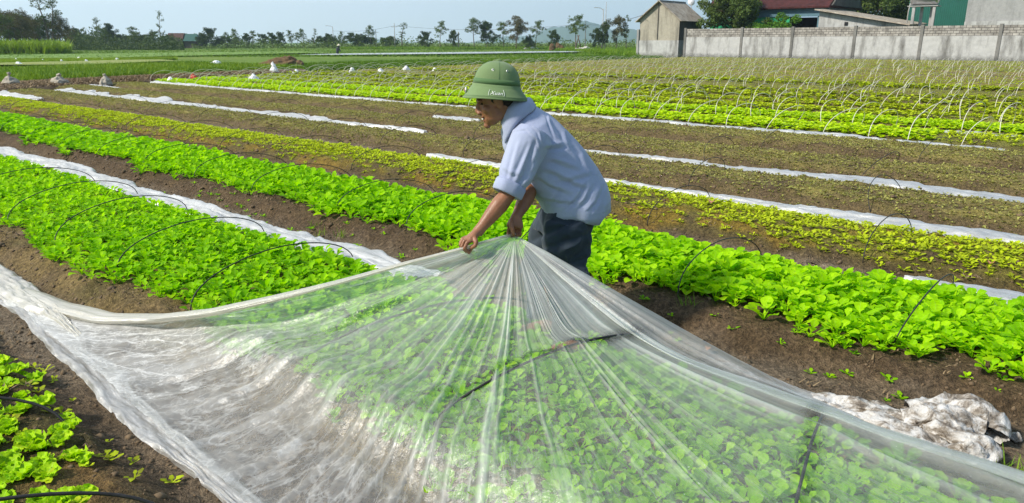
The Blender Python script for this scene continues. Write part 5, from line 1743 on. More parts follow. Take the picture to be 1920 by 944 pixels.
# house at the wall's left end
ta, tb = wall_t(1197), wall_t(1270)
hw = ta - tb
hroot = empty("gabled_house", ST(WALL_S, (ta + tb) / 2, 0), ANG)
tag(hroot, "small old plaster house with a pointed gable at the left end of the wall", "house")
eave, peak, dep = wall_z(1250, 36), wall_z(1237, 4), 4.6
mb = MB()
x = hw / 2
mb.add([(-x, -0.02, 1.7), (x, -0.02, 1.7), (x, -0.02, eave), (0, -0.02, peak), (-x, -0.02, eave), (-x, -dep, 1.7), (x, -dep, 1.7), (x, -dep, eave), (0, -dep, peak), (-x, -dep, eave)],
       [(0, 1, 2, 3, 4), (9, 8, 7, 6, 5), (1, 6, 7, 2), (0, 5, 6, 1)])
mb.build("gable_wall", M["gable_plaster"], hroot)
MB().box((-x - 0.012, -dep / 2 - 0.02, eave / 2 + 0.86), (0.02, dep - 0.05, eave - 1.72)).build("side_wall", M["stained_shaded"], hroot)
MB().box((0, -dep / 2 + 0.02, 0.85), (hw + 0.12, dep + 0.1, 1.7)).build("base_wall", M["plaster"], hroot)
MB().box((x + 0.12, 0.0, 1.4), (0.22, 0.3, 2.8)).build("corner_post", M["cement"], hroot)
MB().box((0.15, 0.03, (peak + 1.7) / 2), (0.07, 0.06, peak - 1.9)).build("drain_pipe", M["stained_shaded"], hroot)
k = Nodes("old_sheet_roof")
vec = k.coords("Object")
wv = k.n("TexWave"); wv.bands_direction = 'Y'; wv.inputs["Scale"].default_value = 3.2; k.l(vec, wv.inputs["Vector"])
nz = k.noise(1.6, 6, 0.7, vec)
rc = k.ramp(nz, [(0.3, (0.20, 0.16, 0.12)), (0.6, (0.42, 0.37, 0.30)), (0.75, (0.55, 0.52, 0.46))])
M["old_sheet_roof"] = k.done(k.principled(rc, 0.85, k.bump(wv.outputs[1], 0.6, 0.05), 0.2))
for sg in (-1, 1):
    e0, e1 = Vector((sg * (x + 0.35), 0, eave - 0.28)), Vector((0, 0, peak + 0.06))
    dv = (e1 - e0); ln = dv.length; dv.normalize()
    nrm = Vector((-dv.z * sg, 0, dv.x * sg)); nrm = nrm if nrm.z > 0 else -nrm
    MB().box((e0 + e1) / 2 + Vector((0, -dep / 2, 0)) + nrm * 0.05, (ln, dep + 0.7, 0.07), axes=(dv, Vector((0, 1, 0)), nrm)).build("roof", M["old_sheet_roof"], hroot)
MB().box((0, -dep / 2, peak + 0.13), (0.35, dep + 0.72, 0.08)).build("ridge_cap", M["cement"], hroot)

# helper for buildings behind: local frame at (s, t)


def bld(name, s, u, label):
    t = wall_t(u, 60, s)
    o = empty(name, ST(s, t, 0), ANG)
    tag(o, label, "building")
    return o, t


def zz(u, v, s): return wall_z(u, v, s)


def lx(u, s, t0): return wall_t(u, 60, s) - t0


# the big shed with red tiles
sS = 76.0
shed, t0 = bld("tiled_shed", sS, 1450, "large shed with red tiled roof, blue frieze and green walls behind the wall")
xl, xr = lx(1330, sS, t0), lx(1548, sS, t0)
zf0, zf1 = zz(1480, 32, sS), zz(1480, 13, sS)
M["blue_sheet"] = simple("blue_sheet", (0.075, 0.15, 0.19), (0.10, 0.19, 0.235), 3, 0.5)
M["bright_green"] = simple("bright_green", (0.02, 0.30, 0.13), (0.03, 0.38, 0.17), 2, 0.6)
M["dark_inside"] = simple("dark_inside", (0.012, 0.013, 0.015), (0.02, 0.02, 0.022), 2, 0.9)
M["teal"] = simple("teal", (0.007, 0.085, 0.062), (0.010, 0.105, 0.078), 1, 0.55)
kk = Nodes("roof_tiles")
vec = kk.coords("Object")
wv = kk.n("TexWave"); wv.bands_direction = 'X'; wv.inputs["Scale"].default_value = 2.4; kk.l(vec, wv.inputs["Vector"])
nz = kk.noise(2.0, 5, 0.6, vec)
rc = kk.ramp(nz, [(0.3, (0.035, 0.011, 0.010)), (0.7, (0.085, 0.022, 0.020))])
M["roof_tiles"] = kk.done(kk.principled(rc, 0.8, kk.bump(wv.outputs[1], 0.7, 0.06), 0.25))
xm1, xm2 = lx(1478, sS, t0), lx(1530, sS, t0)
zt_ = zf0
MB().box(((xl + xm1) / 2, -0.1, zt_ / 2), (xl - xm1, 0.12, zt_)).build("green_wall", M["bright_green"], shed)
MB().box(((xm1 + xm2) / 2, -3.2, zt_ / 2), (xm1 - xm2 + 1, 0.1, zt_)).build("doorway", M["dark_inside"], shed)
MB().box(((xm2 + xr) / 2, -0.1, zt_ / 2), (xm2 - xr, 0.14, zt_)).build("door_panel", M["blue_sheet"], shed)
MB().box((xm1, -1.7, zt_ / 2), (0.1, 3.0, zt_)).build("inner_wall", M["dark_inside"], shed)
MB().box(((xl + xr) / 2, 0.02, (zf0 + zf1) / 2), (xl - xr + 0.2, 0.12, zf1 - zf0)).build("frieze", M["blue_sheet"], shed)
MB().box((xr - 0.03, -4, zf1 / 2), (0.16, 7.8, zf1)).build("end_wall", M["cement"], shed)
mb = MB(); rz_ = zf1 + 3.0
xe = xr - 0.0
mb.add([(xl + .3, 0.6, zf1 - 0.05), (xe - .3, 0.6, zf1 - 0.05), (xe - .3, -4.2, rz_), (xl + .3, -4.2, rz_), (xl + .3, 0.6, zf1 - 0.2), (xe - .3, 0.6, zf1 - 0.2), (xe - .3, -9, zf1 - 0.2), (xl + .3, -9, zf1 - 0.2)],
       [(0, 1, 2, 3), (2, 6, 7, 3), (0, 4, 5, 1), (1, 5, 6, 2), (4, 0, 3, 7), (4, 7, 6, 5)])
mb.build("tile_roof", M["roof_tiles"], shed)
mb = MB(); mb.add([(xr - 0.35, 0.3, zf1), (xr - 0.35, -4.2, rz_ + 0.1), (xr - 0.35, -8.6, zf1), (xr - 0.5, 0.3, zf1), (xr - 0.5, -4.2, rz_ + 0.1), (xr - 0.5, -8.6, zf1)], [(0, 1, 2), (3, 5, 4), (0, 3, 4, 1), (1, 4, 5, 2), (0, 2, 5, 3)])
mb.build("gable_end", M["stained_shaded"], shed)

# low lean-to outbuilding with sloping roof
sL = 73.5
low, t0 = bld("outbuilding", sL, 1610, "low whitewashed outbuilding with a long sloping sheet roof behind the wall")
xa, xb = lx(1533, sL, t0), lx(1700, sL, t0)
za_, zb_ = zz(1540, 22, sL), zz(1690, 49, sL)
mb = MB(); mb.add([(xa, 0, 0), (xb, 0, 0), (xb, 0, zb_), (xa, 0, za_), (xa, -5, 0), (xb, -5, 0), (xb, -5, zb_ + .1), (xa, -5, za_ + .1)], [(0, 3, 2, 1), (4, 5, 6, 7), (0, 4, 7, 3), (1, 2, 6, 5), (3, 7, 6, 2)])
mb.build("wall", M["plaster"], low)
dv = Vector((xb - xa, 0, zb_ - za_)); ln = dv.length; dv.normalize()
nrm = Vector((dv.z, 0, -dv.x)); nrm = nrm if nrm.z > 0 else -nrm
dy = Vector((0, 1, -0.03)).normalized()
MB().box(Vector(((xa + xb) / 2, -2.4, (za_ + zb_) / 2 + 0.16)) + nrm * 0.05, (ln + 0.6, 6.0, 0.10), axes=(dv, dy, nrm)).build("roof", M["old_sheet_roof"], low)
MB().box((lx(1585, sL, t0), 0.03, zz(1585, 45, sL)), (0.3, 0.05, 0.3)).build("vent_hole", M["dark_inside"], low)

# green sheet building and grey concrete block
sG = 80.0
gb, t0 = bld("green_building", sG, 1752, "tall green sheet metal building behind the water tank")
xa, xb = lx(1698, sG, t0), lx(1812, sG, t0)
ht = zz(1750, -60, sG)
mb = MB()
nrib = 60
for i in range(nrib):
    x0 = xa + (xb - xa) * i / nrib; x1 = xa + (xb - xa) * (i + 1) / nrib
    mb.box(((x0 + x1) / 2, 0.02 * (i % 2), ht / 2), (abs(x1 - x0) * 0.98, 0.10, ht))
mb.build("sheet_wall", M["teal"], gb)
MB().box(((xa + xb) / 2, -3.1, ht / 2 - 0.02), (abs(xa - xb) - 0.04, 6.0, ht - 0.1)).build("building_body", M["teal"], gb)
MB().box(((xa + xb) / 2, -3.0, ht + 0.1), (abs(xa - xb) + 0.6, 7, 0.16)).build("roof", M["teal"], gb)
sC = 77.0
cb, t0 = bld("concrete_block", sC, 1900, "grey streaked concrete building at the right edge behind the wall")
xa, xb = lx(1806, sC, t0), lx(2060, sC, t0)
ht = zz(1860, -50, sC)
MB().box(((xa + xb) / 2, -3, ht / 2), (abs(xa - xb), 6, ht)).build("block_wall", M["cement"], cb)
MB().box(((xa + xb) / 2, -3, ht + 0.1), (abs(xa - xb) + 0.5, 6.5, 0.2)).build("roof", M["cement"], cb)
zc_ = zz(1860, 40, sC)
MB().box(((xa + xb) / 2, 0.08, zc_ / 2), (abs(xa - xb) - 0.02, 0.14, zc_)).build("lower_band", M["plaster"], cb)

# steel water tank on its stand
sT = 74.0
tk, t0 = bld("water_tank", sT, 1722, "shiny steel water tank lying on a tall stand behind the wall")
M["steel"] = simple("steel", (0.62, 0.63, 0.64), (0.5, 0.51, 0.52), 6, 0.28, 0.0, 0.5, "Object", 0.9)
z0 = zz(1722, 13, sT)
for u in (1706, 1716, 1735, 1744):
    MB().box((lx(u, sT, t0), -0.3 if u in (1706, 1744) else -1.2, z0 / 2), (0.22, 0.22, z0)).build("leg", M["plaster"] if u < 1720 else M["pole"], tk)
MB().box((0, -0.75, z0 + 0.06), (2.4, 1.3, 0.07)).build("platform", M["pole"], tk)
MB().loft([(Vector((-1.15, -0.75, z0 + 0.72)), Vector((0, 0.25, 0)), Vector((0, 0, 0.25))), (Vector((-1.05, -0.75, z0 + 0.72)), Vector((0, 0.58, 0)), Vector((0, 0, 0.58))), (Vector((1.05, -0.75, z0 + 0.72)), Vector((0, 0.58, 0)), Vector((0, 0, 0.58))), (Vector((1.15, -0.75, z0 + 0.72)), Vector((0, 0.25, 0)), Vector((0, 0, 0.25)))], 24).build("tank", M["steel"], tk, True)
MB().tube([(1.0, -0.2, z0 + 0.3), (1.05, -0.1, z0 - 0.4), (1.05, -0.1, 2.0)], 0.05, 6).build("pipe", M["pole"], tk, True)
# satellite dish on the gabled house's far roof
p = atY(1297, 4, 80.5)
dish = empty("satellite_dish", p)
tag(dish, "small white satellite dish above the roof of the gabled house", "dish")
mb = MB()
mb.loft([(Vector((0, 0.10 - 0.10 * (r_ / 0.36) ** 2 * -1, 0)) * 1.0, Vector((r_, 0, 0)), Vector((0, 0.2 * r_, r_))) for r_ in (0.02, 0.15, 0.27, 0.36)] + [(Vector((0, 0.23, 0)), Vector((0.36, 0, 0)), Vector((0, 0.07, 0.36))), (Vector((0, 0.13, 0)), Vector((0.02, 0, 0)), Vector((0, 0, 0.02)))], 18)
mb.build("reflector", M["white_sack"], dish, True)
MB().tube([(0, 0.1, 0), (0.1, 0.2, -1.4)], 0.03, 6).build("mast", M["pole"], dish, True)

# trees and shrub behind the wall
tree_a = make_tree("feathery_tree", 301, 7.0, 5.2, 0.12, M["crown_mid"], 1.5, 0.13, 0.0, 0.3, limbs=16)
s_ = 73.2; tree_a.location = ST(s_, wall_t(1372, 60, s_), 0); tag(tree_a, "feathery green tree rising over the wall right of the gabled house", "tree")
tree_b = make_tree("leafy_shrub", 305, 2.7, 3.4, 0.2, M["crown_bright"], 1.6, 0.13, 0.0, 0.2, limbs=12)
s_ = 72.2; tree_b.location = ST(s_, wall_t(1452, 60, s_), 0.2); tag(tree_b, "bright yellow green shrub behind the wall in front of the shed", "shrub")
for j, (u, s_, h, lab) in enumerate(((1625, 92, 9.5, "dark leafy tree left of two behind the low outbuilding"), (1672, 94, 10, "dark leafy tree beside the green building"))):
    tr_ = make_tree("broadleaf_tree", 310 + j, h, 7.0, 0.3, M["crown_mid"], 1.2, 0.18, 0.0, 0.45, limbs=14)
    tr_.location = ST(s_, wall_t(u, 60, s_), 0); tag(tr_, lab, "tree")

# a tiny worker far out in the paddies
M["dark_cloth"] = simple("dark_cloth", (0.03, 0.035, 0.05), (0.05, 0.055, 0.07), 8, 0.9)
M["straw_hat"] = simple("straw_hat", (0.55, 0.50, 0.38), (0.65, 0.60, 0.48), 8, 0.8)
wp = at(633, 103, 0.0)
mb = MB()
mb.loft([((0, 0, 0.02), (0.16, 0, 0), (0, 0.14, 0)), ((0, 0, 0.35), (0.17, 0, 0), (0, 0.15, 0)), ((0.03, 0, 0.6), (0.19, 0, 0), (0, 0.13, 0)), ((0.10, 0, 0.85), (0.20, 0, 0), (0, 0.12, 0)), ((0.16, 0, 0.95), (0.09, 0, 0), (0, 0.08, 0)), ((0.18, 0, 1.0), (0.06, 0, 0), (0, 0.06, 0))], 12)
mb.ellipsoid((0.22, 0, 1.08), (0.10, 0.09, 0.12))
mb.capsule([(0.12, -0.17, 0.85), (0.3, -0.22, 0.6), (0.42, -0.1, 0.4)], [0.055, 0.045, 0.035], 8).capsule([(0.12, 0.17, 0.85), (0.3, 0.22, 0.6), (0.42, 0.1, 0.4)], [0.055, 0.045, 0.035], 8)
wk = link("person", remeshed(mb, 0.025, 2, "person"), M["dark_cloth"]); wk.location = wp
tag(wk, "tiny distant worker in a conical hat", "person")
MB().loft([((0.22, 0, 1.12), (0.26, 0, 0), (0, 0.26, 0)), ((0.22, 0, 1.14), (0.25, 0, 0), (0, 0.25, 0)), ((0.22, 0, 1.34), (0.01, 0, 0), (0, 0.01, 0))], 16).build("conical_hat", M["straw_hat"], wk, True)
# ------------------------------------------------------------------ the farmer
def skin_mat():
    k = Nodes("skin")
    vec = k.coords("Object")
    a = k.noise(14, 4, 0.6, vec); b = k.noise(90, 3, 0.6, vec)
    c = k.ramp(a, [(0.3, (0.19, 0.080, 0.040)), (0.7, (0.29, 0.128, 0.065))])
    p = k.principled(c, 0.45, k.bump(b, 0.25, 0.004), 0.4)
    p.inputs["Subsurface Weight"].default_value = 0.08
    p.inputs["Subsurface Radius"].default_value = (0.02, 0.008, 0.004)
    return k.done(p)


def cloth_mat(name, a, b, weave=500, stripes=False, rough=0.85, wr=0.5):
    k = Nodes(name)
    vec = k.coords("Object")
    n1 = k.noise(6, 5, 0.6, vec); n2 = k.noise(22, 4, 0.55, vec, 0.6); n3 = k.noise(weave, 2, 0.5, vec)
    c = k.ramp(n1, [(0.3, a), (0.7, b)])
    c = k.mix(0.25, c, k.ramp(n3, [(0.35, 0.7), (0.65, 1.2)]), 'MULTIPLY')
    h = k.math('ADD', k.math('MULTIPLY', n2, 0.35), k.math('MULTIPLY', n3, 0.10))
    p = k.principled(c, rough, k.bump(h, wr, 0.012), 0.25)
    p.inputs["Sheen Weight"].default_value = 0.15
    return k.done(p)


M["skin"] = skin_mat()
M["shirt"] = cloth_mat("shirt_cloth", (0.29, 0.325, 0.455), (0.345, 0.385, 0.515), 420)
M["shirt_inner"] = cloth_mat("shirt_inner", (0.30, 0.33, 0.44), (0.36, 0.40, 0.52), 420)
M["trousers"] = cloth_mat("trouser_cloth", (0.016, 0.026, 0.038), (0.026, 0.038, 0.054), 300, wr=0.25)
M["helmet"] = cloth_mat("helmet_cloth", (0.130, 0.19, 0.080), (0.155, 0.23, 0.098), 380, wr=0.15)
M["helmet_band"] = cloth_mat("helmet_band", (0.07, 0.14, 0.052), (0.085, 0.16, 0.06), 380, wr=0.15)
M["hair"] = simple("hair", (0.010, 0.008, 0.007), (0.02, 0.016, 0.014), 90, 0.6, 0.4)
M["teeth"] = simple("teeth", (0.72, 0.68, 0.58), (0.78, 0.74, 0.66), 30, 0.3)
M["eye"] = simple("eye", (0.01, 0.008, 0.007), (0.03, 0.02, 0.015), 90, 0.15)
M["lip"] = simple("lip", (0.20, 0.06, 0.045), (0.24, 0.08, 0.06), 60, 0.4)
M["metal"] = simple("metal", (0.55, 0.55, 0.52), (0.65, 0.65, 0.62), 60, 0.3, 0.0, 0.5, "Object", 0.8)
M["thread"] = simple("thread", (0.70, 0.72, 0.66), (0.78, 0.80, 0.75), 60, 0.7)
M["badge_red"] = simple("badge_red", (0.30, 0.03, 0.02), (0.35, 0.04, 0.03), 60, 0.4)

YB = 3.72                                  # the plane of his spine
ROOT = at(1062, 690, 0.0); ROOT = Vector((ROOT.x, ROOT.y, 0.0))
farmer = empty("person", ROOT)
tag(farmer, "farmer in a green sun helmet and pale blue shirt bending to pull the clear sheet", "person")


def W(u, v, Y=YB):
    return atY(u, v, Y) - ROOT


PXM = 373.0
Yax = Vector((0, 1, 0))


def img(du, dv, Y=YB):
    """the world vector that a pixel step makes at depth Y"""
    return atY(960 + du, 300 + dv, Y) - atY(960, 300, Y)


# head frame: x forward, y to his left (towards the camera), z up
HC = W(931, 187, 3.66)
fwd = Vector((-0.955, -0.06, -0.30)).normalized()
lft = Vector((fwd.y * 1.0, -fwd.x * 1.0, 0)); lft = Vector((0.06, -0.998, 0)); lft = (lft - fwd * lft.dot(fwd)).normalized()
upv = fwd.cross(lft).normalized()
if upv.z < 0: upv = -upv


def HD(x, y, z):
    return HC + fwd * x + lft * y + upv * z


HA = (fwd, lft, upv)
body = MB()
# skull, jaw, cheeks, nose, brow, lips, chin, ears
body.ellipsoid(HD(-0.005, 0, 0.035), (0.096, 0.076, 0.088), HA, 20, 14)
body.ellipsoid(HD(0.035, 0, -0.035), (0.058, 0.060, 0.072), HA, 18, 12)
body.ellipsoid(HD(0.050, 0, -0.080), (0.042, 0.042, 0.034), HA)
body.ellipsoid(HD(0.080, 0, -0.104), (0.019, 0.022, 0.017), HA)
body.ellipsoid(HD(0.020, 0.030, -0.070), (0.062, 0.022, 0.030), HA)
body.ellipsoid(HD(0.020, -0.030, -0.070), (0.062, 0.022, 0.030), HA)
for sg in (1, -1):
    body.ellipsoid(HD(0.058, sg * 0.040, -0.026), (0.026, 0.024, 0.022), HA)
    body.ellipsoid(HD(-0.006, sg * 0.079, -0.010), (0.020, 0.008, 0.031), HA)
    body.ellipsoid(HD(-0.002, sg * 0.083, 0.000), (0.022, 0.006, 0.022), HA)
    body.ellipsoid(HD(0.098, sg * 0.013, -0.036), (0.013, 0.011, 0.010), HA)
    body.ellipsoid(HD(0.080, sg * 0.032, 0.022), (0.014, 0.028, 0.009), HA)
body.ellipsoid(HD(0.084, 0, 0.022), (0.014, 0.030, 0.012), HA)
body.loft([(HD(0.090, 0, 0.010), lft * 0.009, fwd * 0.012), (HD(0.099, 0, -0.012), lft * 0.010, fwd * 0.014), (HD(0.103, 0, -0.028), lft * 0.014, fwd * 0.015), (HD(0.096, 0, -0.040), lft * 0.012, fwd * 0.010)], 12)
body.ellipsoid(HD(0.086, 0, -0.055), (0.015, 0.026, 0.008), HA)
body.ellipsoid(HD(0.079, 0, -0.084), (0.015, 0.022, 0.008), HA)
# neck
body.loft([(HD(-0.022, 0, -0.02), fwd * 0.060, lft * 0.056), (HD(-0.035, 0, -0.085), fwd * 0.056, lft * 0.054), (W(962, 222, 3.70), fwd * 0.062, lft * 0.062), (W(978, 246, YB), fwd * 0.075, lft * 0.085)], 18)
# trunk under the clothes
SPd = (W(1075, 372) - W(975, 230)).normalized()
Bk = SPd.cross(Yax).normalized()
if Bk.z < 0: Bk = -Bk
body.loft([(W(975, 232), Bk * 0.07, Yax * 0.08), (W(990, 255), Bk * 0.10, Yax * 0.16), (W(1015, 290), Bk * 0.11, Yax * 0.16), (W(1050, 330), Bk * 0.10, Yax * 0.14), (W(1073, 372), Bk * 0.115, Yax * 0.155), (W(1080, 405), Bk * 0.10, Yax * 0.13)], 18)
# arms
YN, YF = 3.53, 3.89
SHn, ELn, WRn = W(1000, 262, YN), W(950, 368, 3.44), W(897, 434, 3.37)
SHf, ELf, WRf = W(985, 262, YF), W(992, 360, 3.62), W(968, 408, 3.47)


def arm(SH, EL, WR):
    ax = (EL - SH).normalized(); a1 = ax.orthogonal().normalized(); a2 = ax.cross(a1)
    body.loft([(SH, a1 * 0.055, a2 * 0.055), (SH.lerp(EL, 0.4), a1 * 0.050, a2 * 0.048), (SH.lerp(EL, 0.85), a1 * 0.041, a2 * 0.040), (EL + ax * 0.02, a1 * 0.036, a2 * 0.036)], 16)
    bx = (WR - EL).normalized(); b1 = bx.cross(Yax).normalized(); b2 = bx.cross(b1)
    body.loft([(EL - bx * 0.02, b1 * 0.036, b2 * 0.036), (EL.lerp(WR, 0.25), b1 * 0.043, b2 * 0.040), (EL.lerp(WR, 0.55), b1 * 0.036, b2 * 0.033), (EL.lerp(WR, 0.85), b1 * 0.027, b2 * 0.024), (WR + bx * 0.012, b1 * 0.027, b2 * 0.022)], 16)
    body.ellipsoid(EL, (0.039, 0.039, 0.039))


arm(SHn, ELn, WRn)
arm(SHf, ELf, WRf)


def chain(pts, r0, r1):
    n = len(pts)
    body.capsule(pts, [r0 + (r1 - r0) * i / (n - 1) for i in range(n)], 9)


# near (left) hand: a fist closed on the hem, knuckles to the left, thumb to the right
PN = 3.345
palm0, palm1 = WRn, W(875, 452, PN)
px_ax = (palm1 - palm0).normalized(); ps = (Yax - px_ax * Yax.dot(px_ax)).normalized(); pn = px_ax.cross(ps)
body.loft([(WRn, ps * 0.026, pn * 0.020), (WRn.lerp(palm1, 0.35), ps * 0.036, pn * 0.020), (WRn.lerp(palm1, 0.75), ps * 0.042, pn * 0.018), (palm1, ps * 0.040, pn * 0.014)], 16, 2.4)
for i, (ku, kv, du, dv, eu, ev, dY) in enumerate(((876, 455, 871, 466, 879, 474, -0.042), (871, 452, 866, 463, 874, 472, -0.016), (868, 450, 863, 460, 871, 469, 0.010), (867, 448, 863, 456, 870, 464, 0.034))):
    Y0 = PN + dY
    tip = W(eu + 5, ev - 6, Y0 + 0.022)
    chain([W(ku + 7, kv - 3, Y0 + 0.008), W(ku, kv, Y0), W(du, dv, Y0 - 0.006), W(eu, ev, Y0 + 0.008), tip], 0.0098 - 0.0008 * (i == 3), 0.0078 - 0.0006 * (i == 3))
chain([W(890, 447, PN - 0.02), W(893, 454, PN - 0.040), W(891, 461, PN - 0.046), W(884, 465, PN - 0.040)], 0.0125, 0.0090)
# far (right) hand: fingers hooked over the hem from behind, thumb in front
PF = 3.45
palm1 = W(965, 428, PF)
px_ax = (palm1 - WRf).normalized(); side = img(1, 0).normalized(); ps = (side - px_ax * side.dot(px_ax)).normalized(); pn = px_ax.cross(ps)
body.loft([(WRf, ps * 0.026, pn * 0.022), (WRf.lerp(palm1, 0.4), ps * 0.036, pn * 0.021), (WRf.lerp(palm1, 0.8), ps * 0.042, pn * 0.019), (palm1, ps * 0.038, pn * 0.015)], 16, 2.4)
for i, (ku, ln) in enumerate(((954, 0.9), (961, 1.0), (969, 0.97), (976, 0.82))):
    Y0 = PF + 0.004 * i
    chain([W(ku + (965 - ku) * 0.3, 424, Y0), W(ku, 430, Y0 + 0.012), W(ku - 1, 430 + 9 * ln, Y0 + 0.016), W(ku - 1, 431 + 14 * ln, Y0 + 0.002), W(ku, 430 + 12 * ln, Y0 - 0.014)], 0.0098 if i < 3 else 0.0088, 0.0078)
chain([W(958, 419, PF - 0.018), W(960, 428, PF - 0.034), W(962, 437, PF - 0.032), W(963, 441, PF - 0.022)], 0.0125, 0.0088)
# legs and bare feet
HPn, KNn, FTn = W(1070, 398, 3.63), W(1037, 530, 3.60), Vector((0.015, -0.10, 0.07))
HPf, KNf, FTf = W(1074, 398, 3.82), W(1030, 520, 3.80), Vector((-0.10, 0.12, 0.07))
for HP, KN, FT in ((HPn, KNn, FTn), (HPf, KNf, FTf)):
    for a, b, r0, r1 in ((HP, KN, 0.078, 0.052), (KN, FT, 0.052, 0.034)):
        ax = (b - a).normalized(); a1 = ax.cross(Yax).normalized(); a2 = ax.cross(a1)
        body.loft([(a, a1 * r0, a2 * r0), (a.lerp(b, 0.4), a1 * (r0 * 0.55 + r1 * 0.5), a2 * (r0 * 0.55 + r1 * 0.45)), (b, a1 * r1, a2 * r1)], 14)
    body.ellipsoid(KN, (0.054, 0.054, 0.054)); body.ellipsoid(FT, (0.04, 0.04, 0.045))
    fx = Vector((-0.97, 0.1, 0)).normalized(); fy = Vector((0.1, 0.97, 0)).normalized()
    zf = zg(*to_st(FT + ROOT))
    FT0 = Vector((FT.x, FT.y, zf))
    body.loft([(FT0 - fx * 0.06 + Vector((0, 0, .035)), fy * 0.026, Vector((0, 0, .032))), (FT0 + Vector((0, 0, .045)), fy * 0.034, Vector((0, 0, .042))), (FT0 + fx * 0.09 + Vector((0, 0, .03)), fy * 0.044, Vector((0, 0, .026))), (FT0 + fx * 0.15 + Vector((0, 0, .018)), fy * 0.044, Vector((0, 0, .016)))], 14)
    for q in range(5):
        body.capsule([FT0 + fx * 0.14 + fy * (-0.034 + q * 0.017) + Vector((0, 0, .016)), FT0 + fx * (0.185 - 0.006 * abs(q - 1.5)) + fy * (-0.036 + q * 0.018) + Vector((0, 0, .011))], [0.0105, 0.009], 8)
me = remeshed(body, 0.0036, 3, "body")
link("body", me, M["skin"], farmer)
# mouth, teeth, eyes
MB().ellipsoid(HD(0.092, 0, -0.0685), (0.006, 0.018, 0.0055), HA).build("teeth", M["teeth"], farmer, True)
mb = MB(); mb.loft([(HD(0.095, 0, -0.0600), lft * 0.018, upv * 0.003), (HD(0.086, 0, -0.0605), lft * 0.026, upv * 0.0035)], 12); mb.loft([(HD(0.092, 0, -0.0775), lft * 0.018, upv * 0.004), (HD(0.082, 0, -0.0775), lft * 0.024, upv * 0.004)], 12)
mb.build("lips", M["lip"], farmer, True)
for sg in (1, -1):
    MB().ellipsoid(HD(0.074, sg * 0.032, 0.004), (0.0085, 0.009, 0.0045), HA).build("eye", M["eye"], farmer, True)
# hair below the helmet
mb = MB(); mb.ellipsoid(HD(-0.028, 0, 0.030), (0.084, 0.0795, 0.088), HA, 20, 14); mb.ellipsoid(HD(-0.052, 0, -0.030), (0.048, 0.062, 0.050), HA, 16, 10)
for sg in (1, -1): mb.ellipsoid(HD(0.018, sg * 0.070, 0.014), (0.012, 0.008, 0.026), HA)
mh = remeshed(mb, 0.006, 3, "hair")
v, nn = get_vn(mh); v = v + nn * (0.003 * vnoise(v[:, 0] * 160, v[:, 1] * 160, v[:, 2] * 60, seed=3))[:, None]; set_v(mh, v)
link("hair", mh, M["hair"], farmer)

# ---- the helmet: domed crown, band, flared brim
HT = W(931, 163, 3.66)
hf = Vector((-0.992, -0.05, 0.085)).normalized()
hl_ = Vector((-0.05, -0.998, 0.03)); hl_ = (hl_ - hf * hl_.dot(hf)).normalized()
hu = hf.cross(hl_).normalized()
if hu.z < 0: hu = -hu
prof = [(0.004, 0.121), (0.026, 0.1195), (0.052, 0.112), (0.075, 0.098), (0.093, 0.079), (0.104, 0.056), (0.1105, 0.029), (0.1135, 0.012), (0.117, 0.010), (0.1195, -0.002), (0.122, -0.004), (0.134, -0.022), (0.152, -0.045), (0.161, -0.055), (0.1605, -0.059), (0.150, -0.053), (0.124, -0.022), (0.104, 0.004)]
m_ = 72
V, F = [], []
for r, z in prof:
    for q in range(m_):
        a = 2 * math.pi * q / m_
        sxy = 0.82 if r < 0.118 else 0.82 + 0.03 * (r - 0.118) / 0.043
        front = math.cos(a)
        zz_ = z - (0.010 * max(0, front) ** 2 - 0.004) * sstep(0.125, 0.16, np.array(r)) * 1.0
        off = 0.003 * max(0, -front) * (r > 0.125)
        V.append(HT + hf * (r * math.cos(a) * (1 + off)) + hl_ * (r * sxy * math.sin(a)) + hu * float(zz_))
n_ = len(prof)
for i in range(n_ - 1):
    for q in range(m_):
        F.append((i * m_ + q, i * m_ + (q + 1) % m_, (i + 1) * m_ + (q + 1) % m_, (i + 1) * m_ + q))
mb = MB().add(V, F); mb.f.append(tuple(range(m_)))
helmet = mb.build("sun_helmet", M["helmet"], farmer, True)


def on_dome(a, z, lift=0.0):
    rs = [p[0] for p in prof[:8]][::-1]; zs = [p[1] for p in prof[:8]][::-1]
    r = float(np.interp(z, zs, rs)) + lift
    return HT + hf * (r * math.cos(a)) + hl_ * (r * 0.82 * math.sin(a)) + hu * z


def on_brim(a, q, lift=0.0):
    """q: 0 at the band, 1 at the edge"""
    r = 0.122 + q * 0.037; z = -0.004 - q * 0.050
    sxy = 0.82 + 0.03 * (r - 0.118) / 0.043
    zz_ = z - (0.010 * max(0, math.cos(a)) ** 2 - 0.004) * float(sstep(0.125, 0.16, np.array(r)))
    return HT + hf * ((r + lift) * math.cos(a)) + hl_ * ((r * sxy + lift) * math.sin(a)) + hu * (zz_ + lift * 0.55)


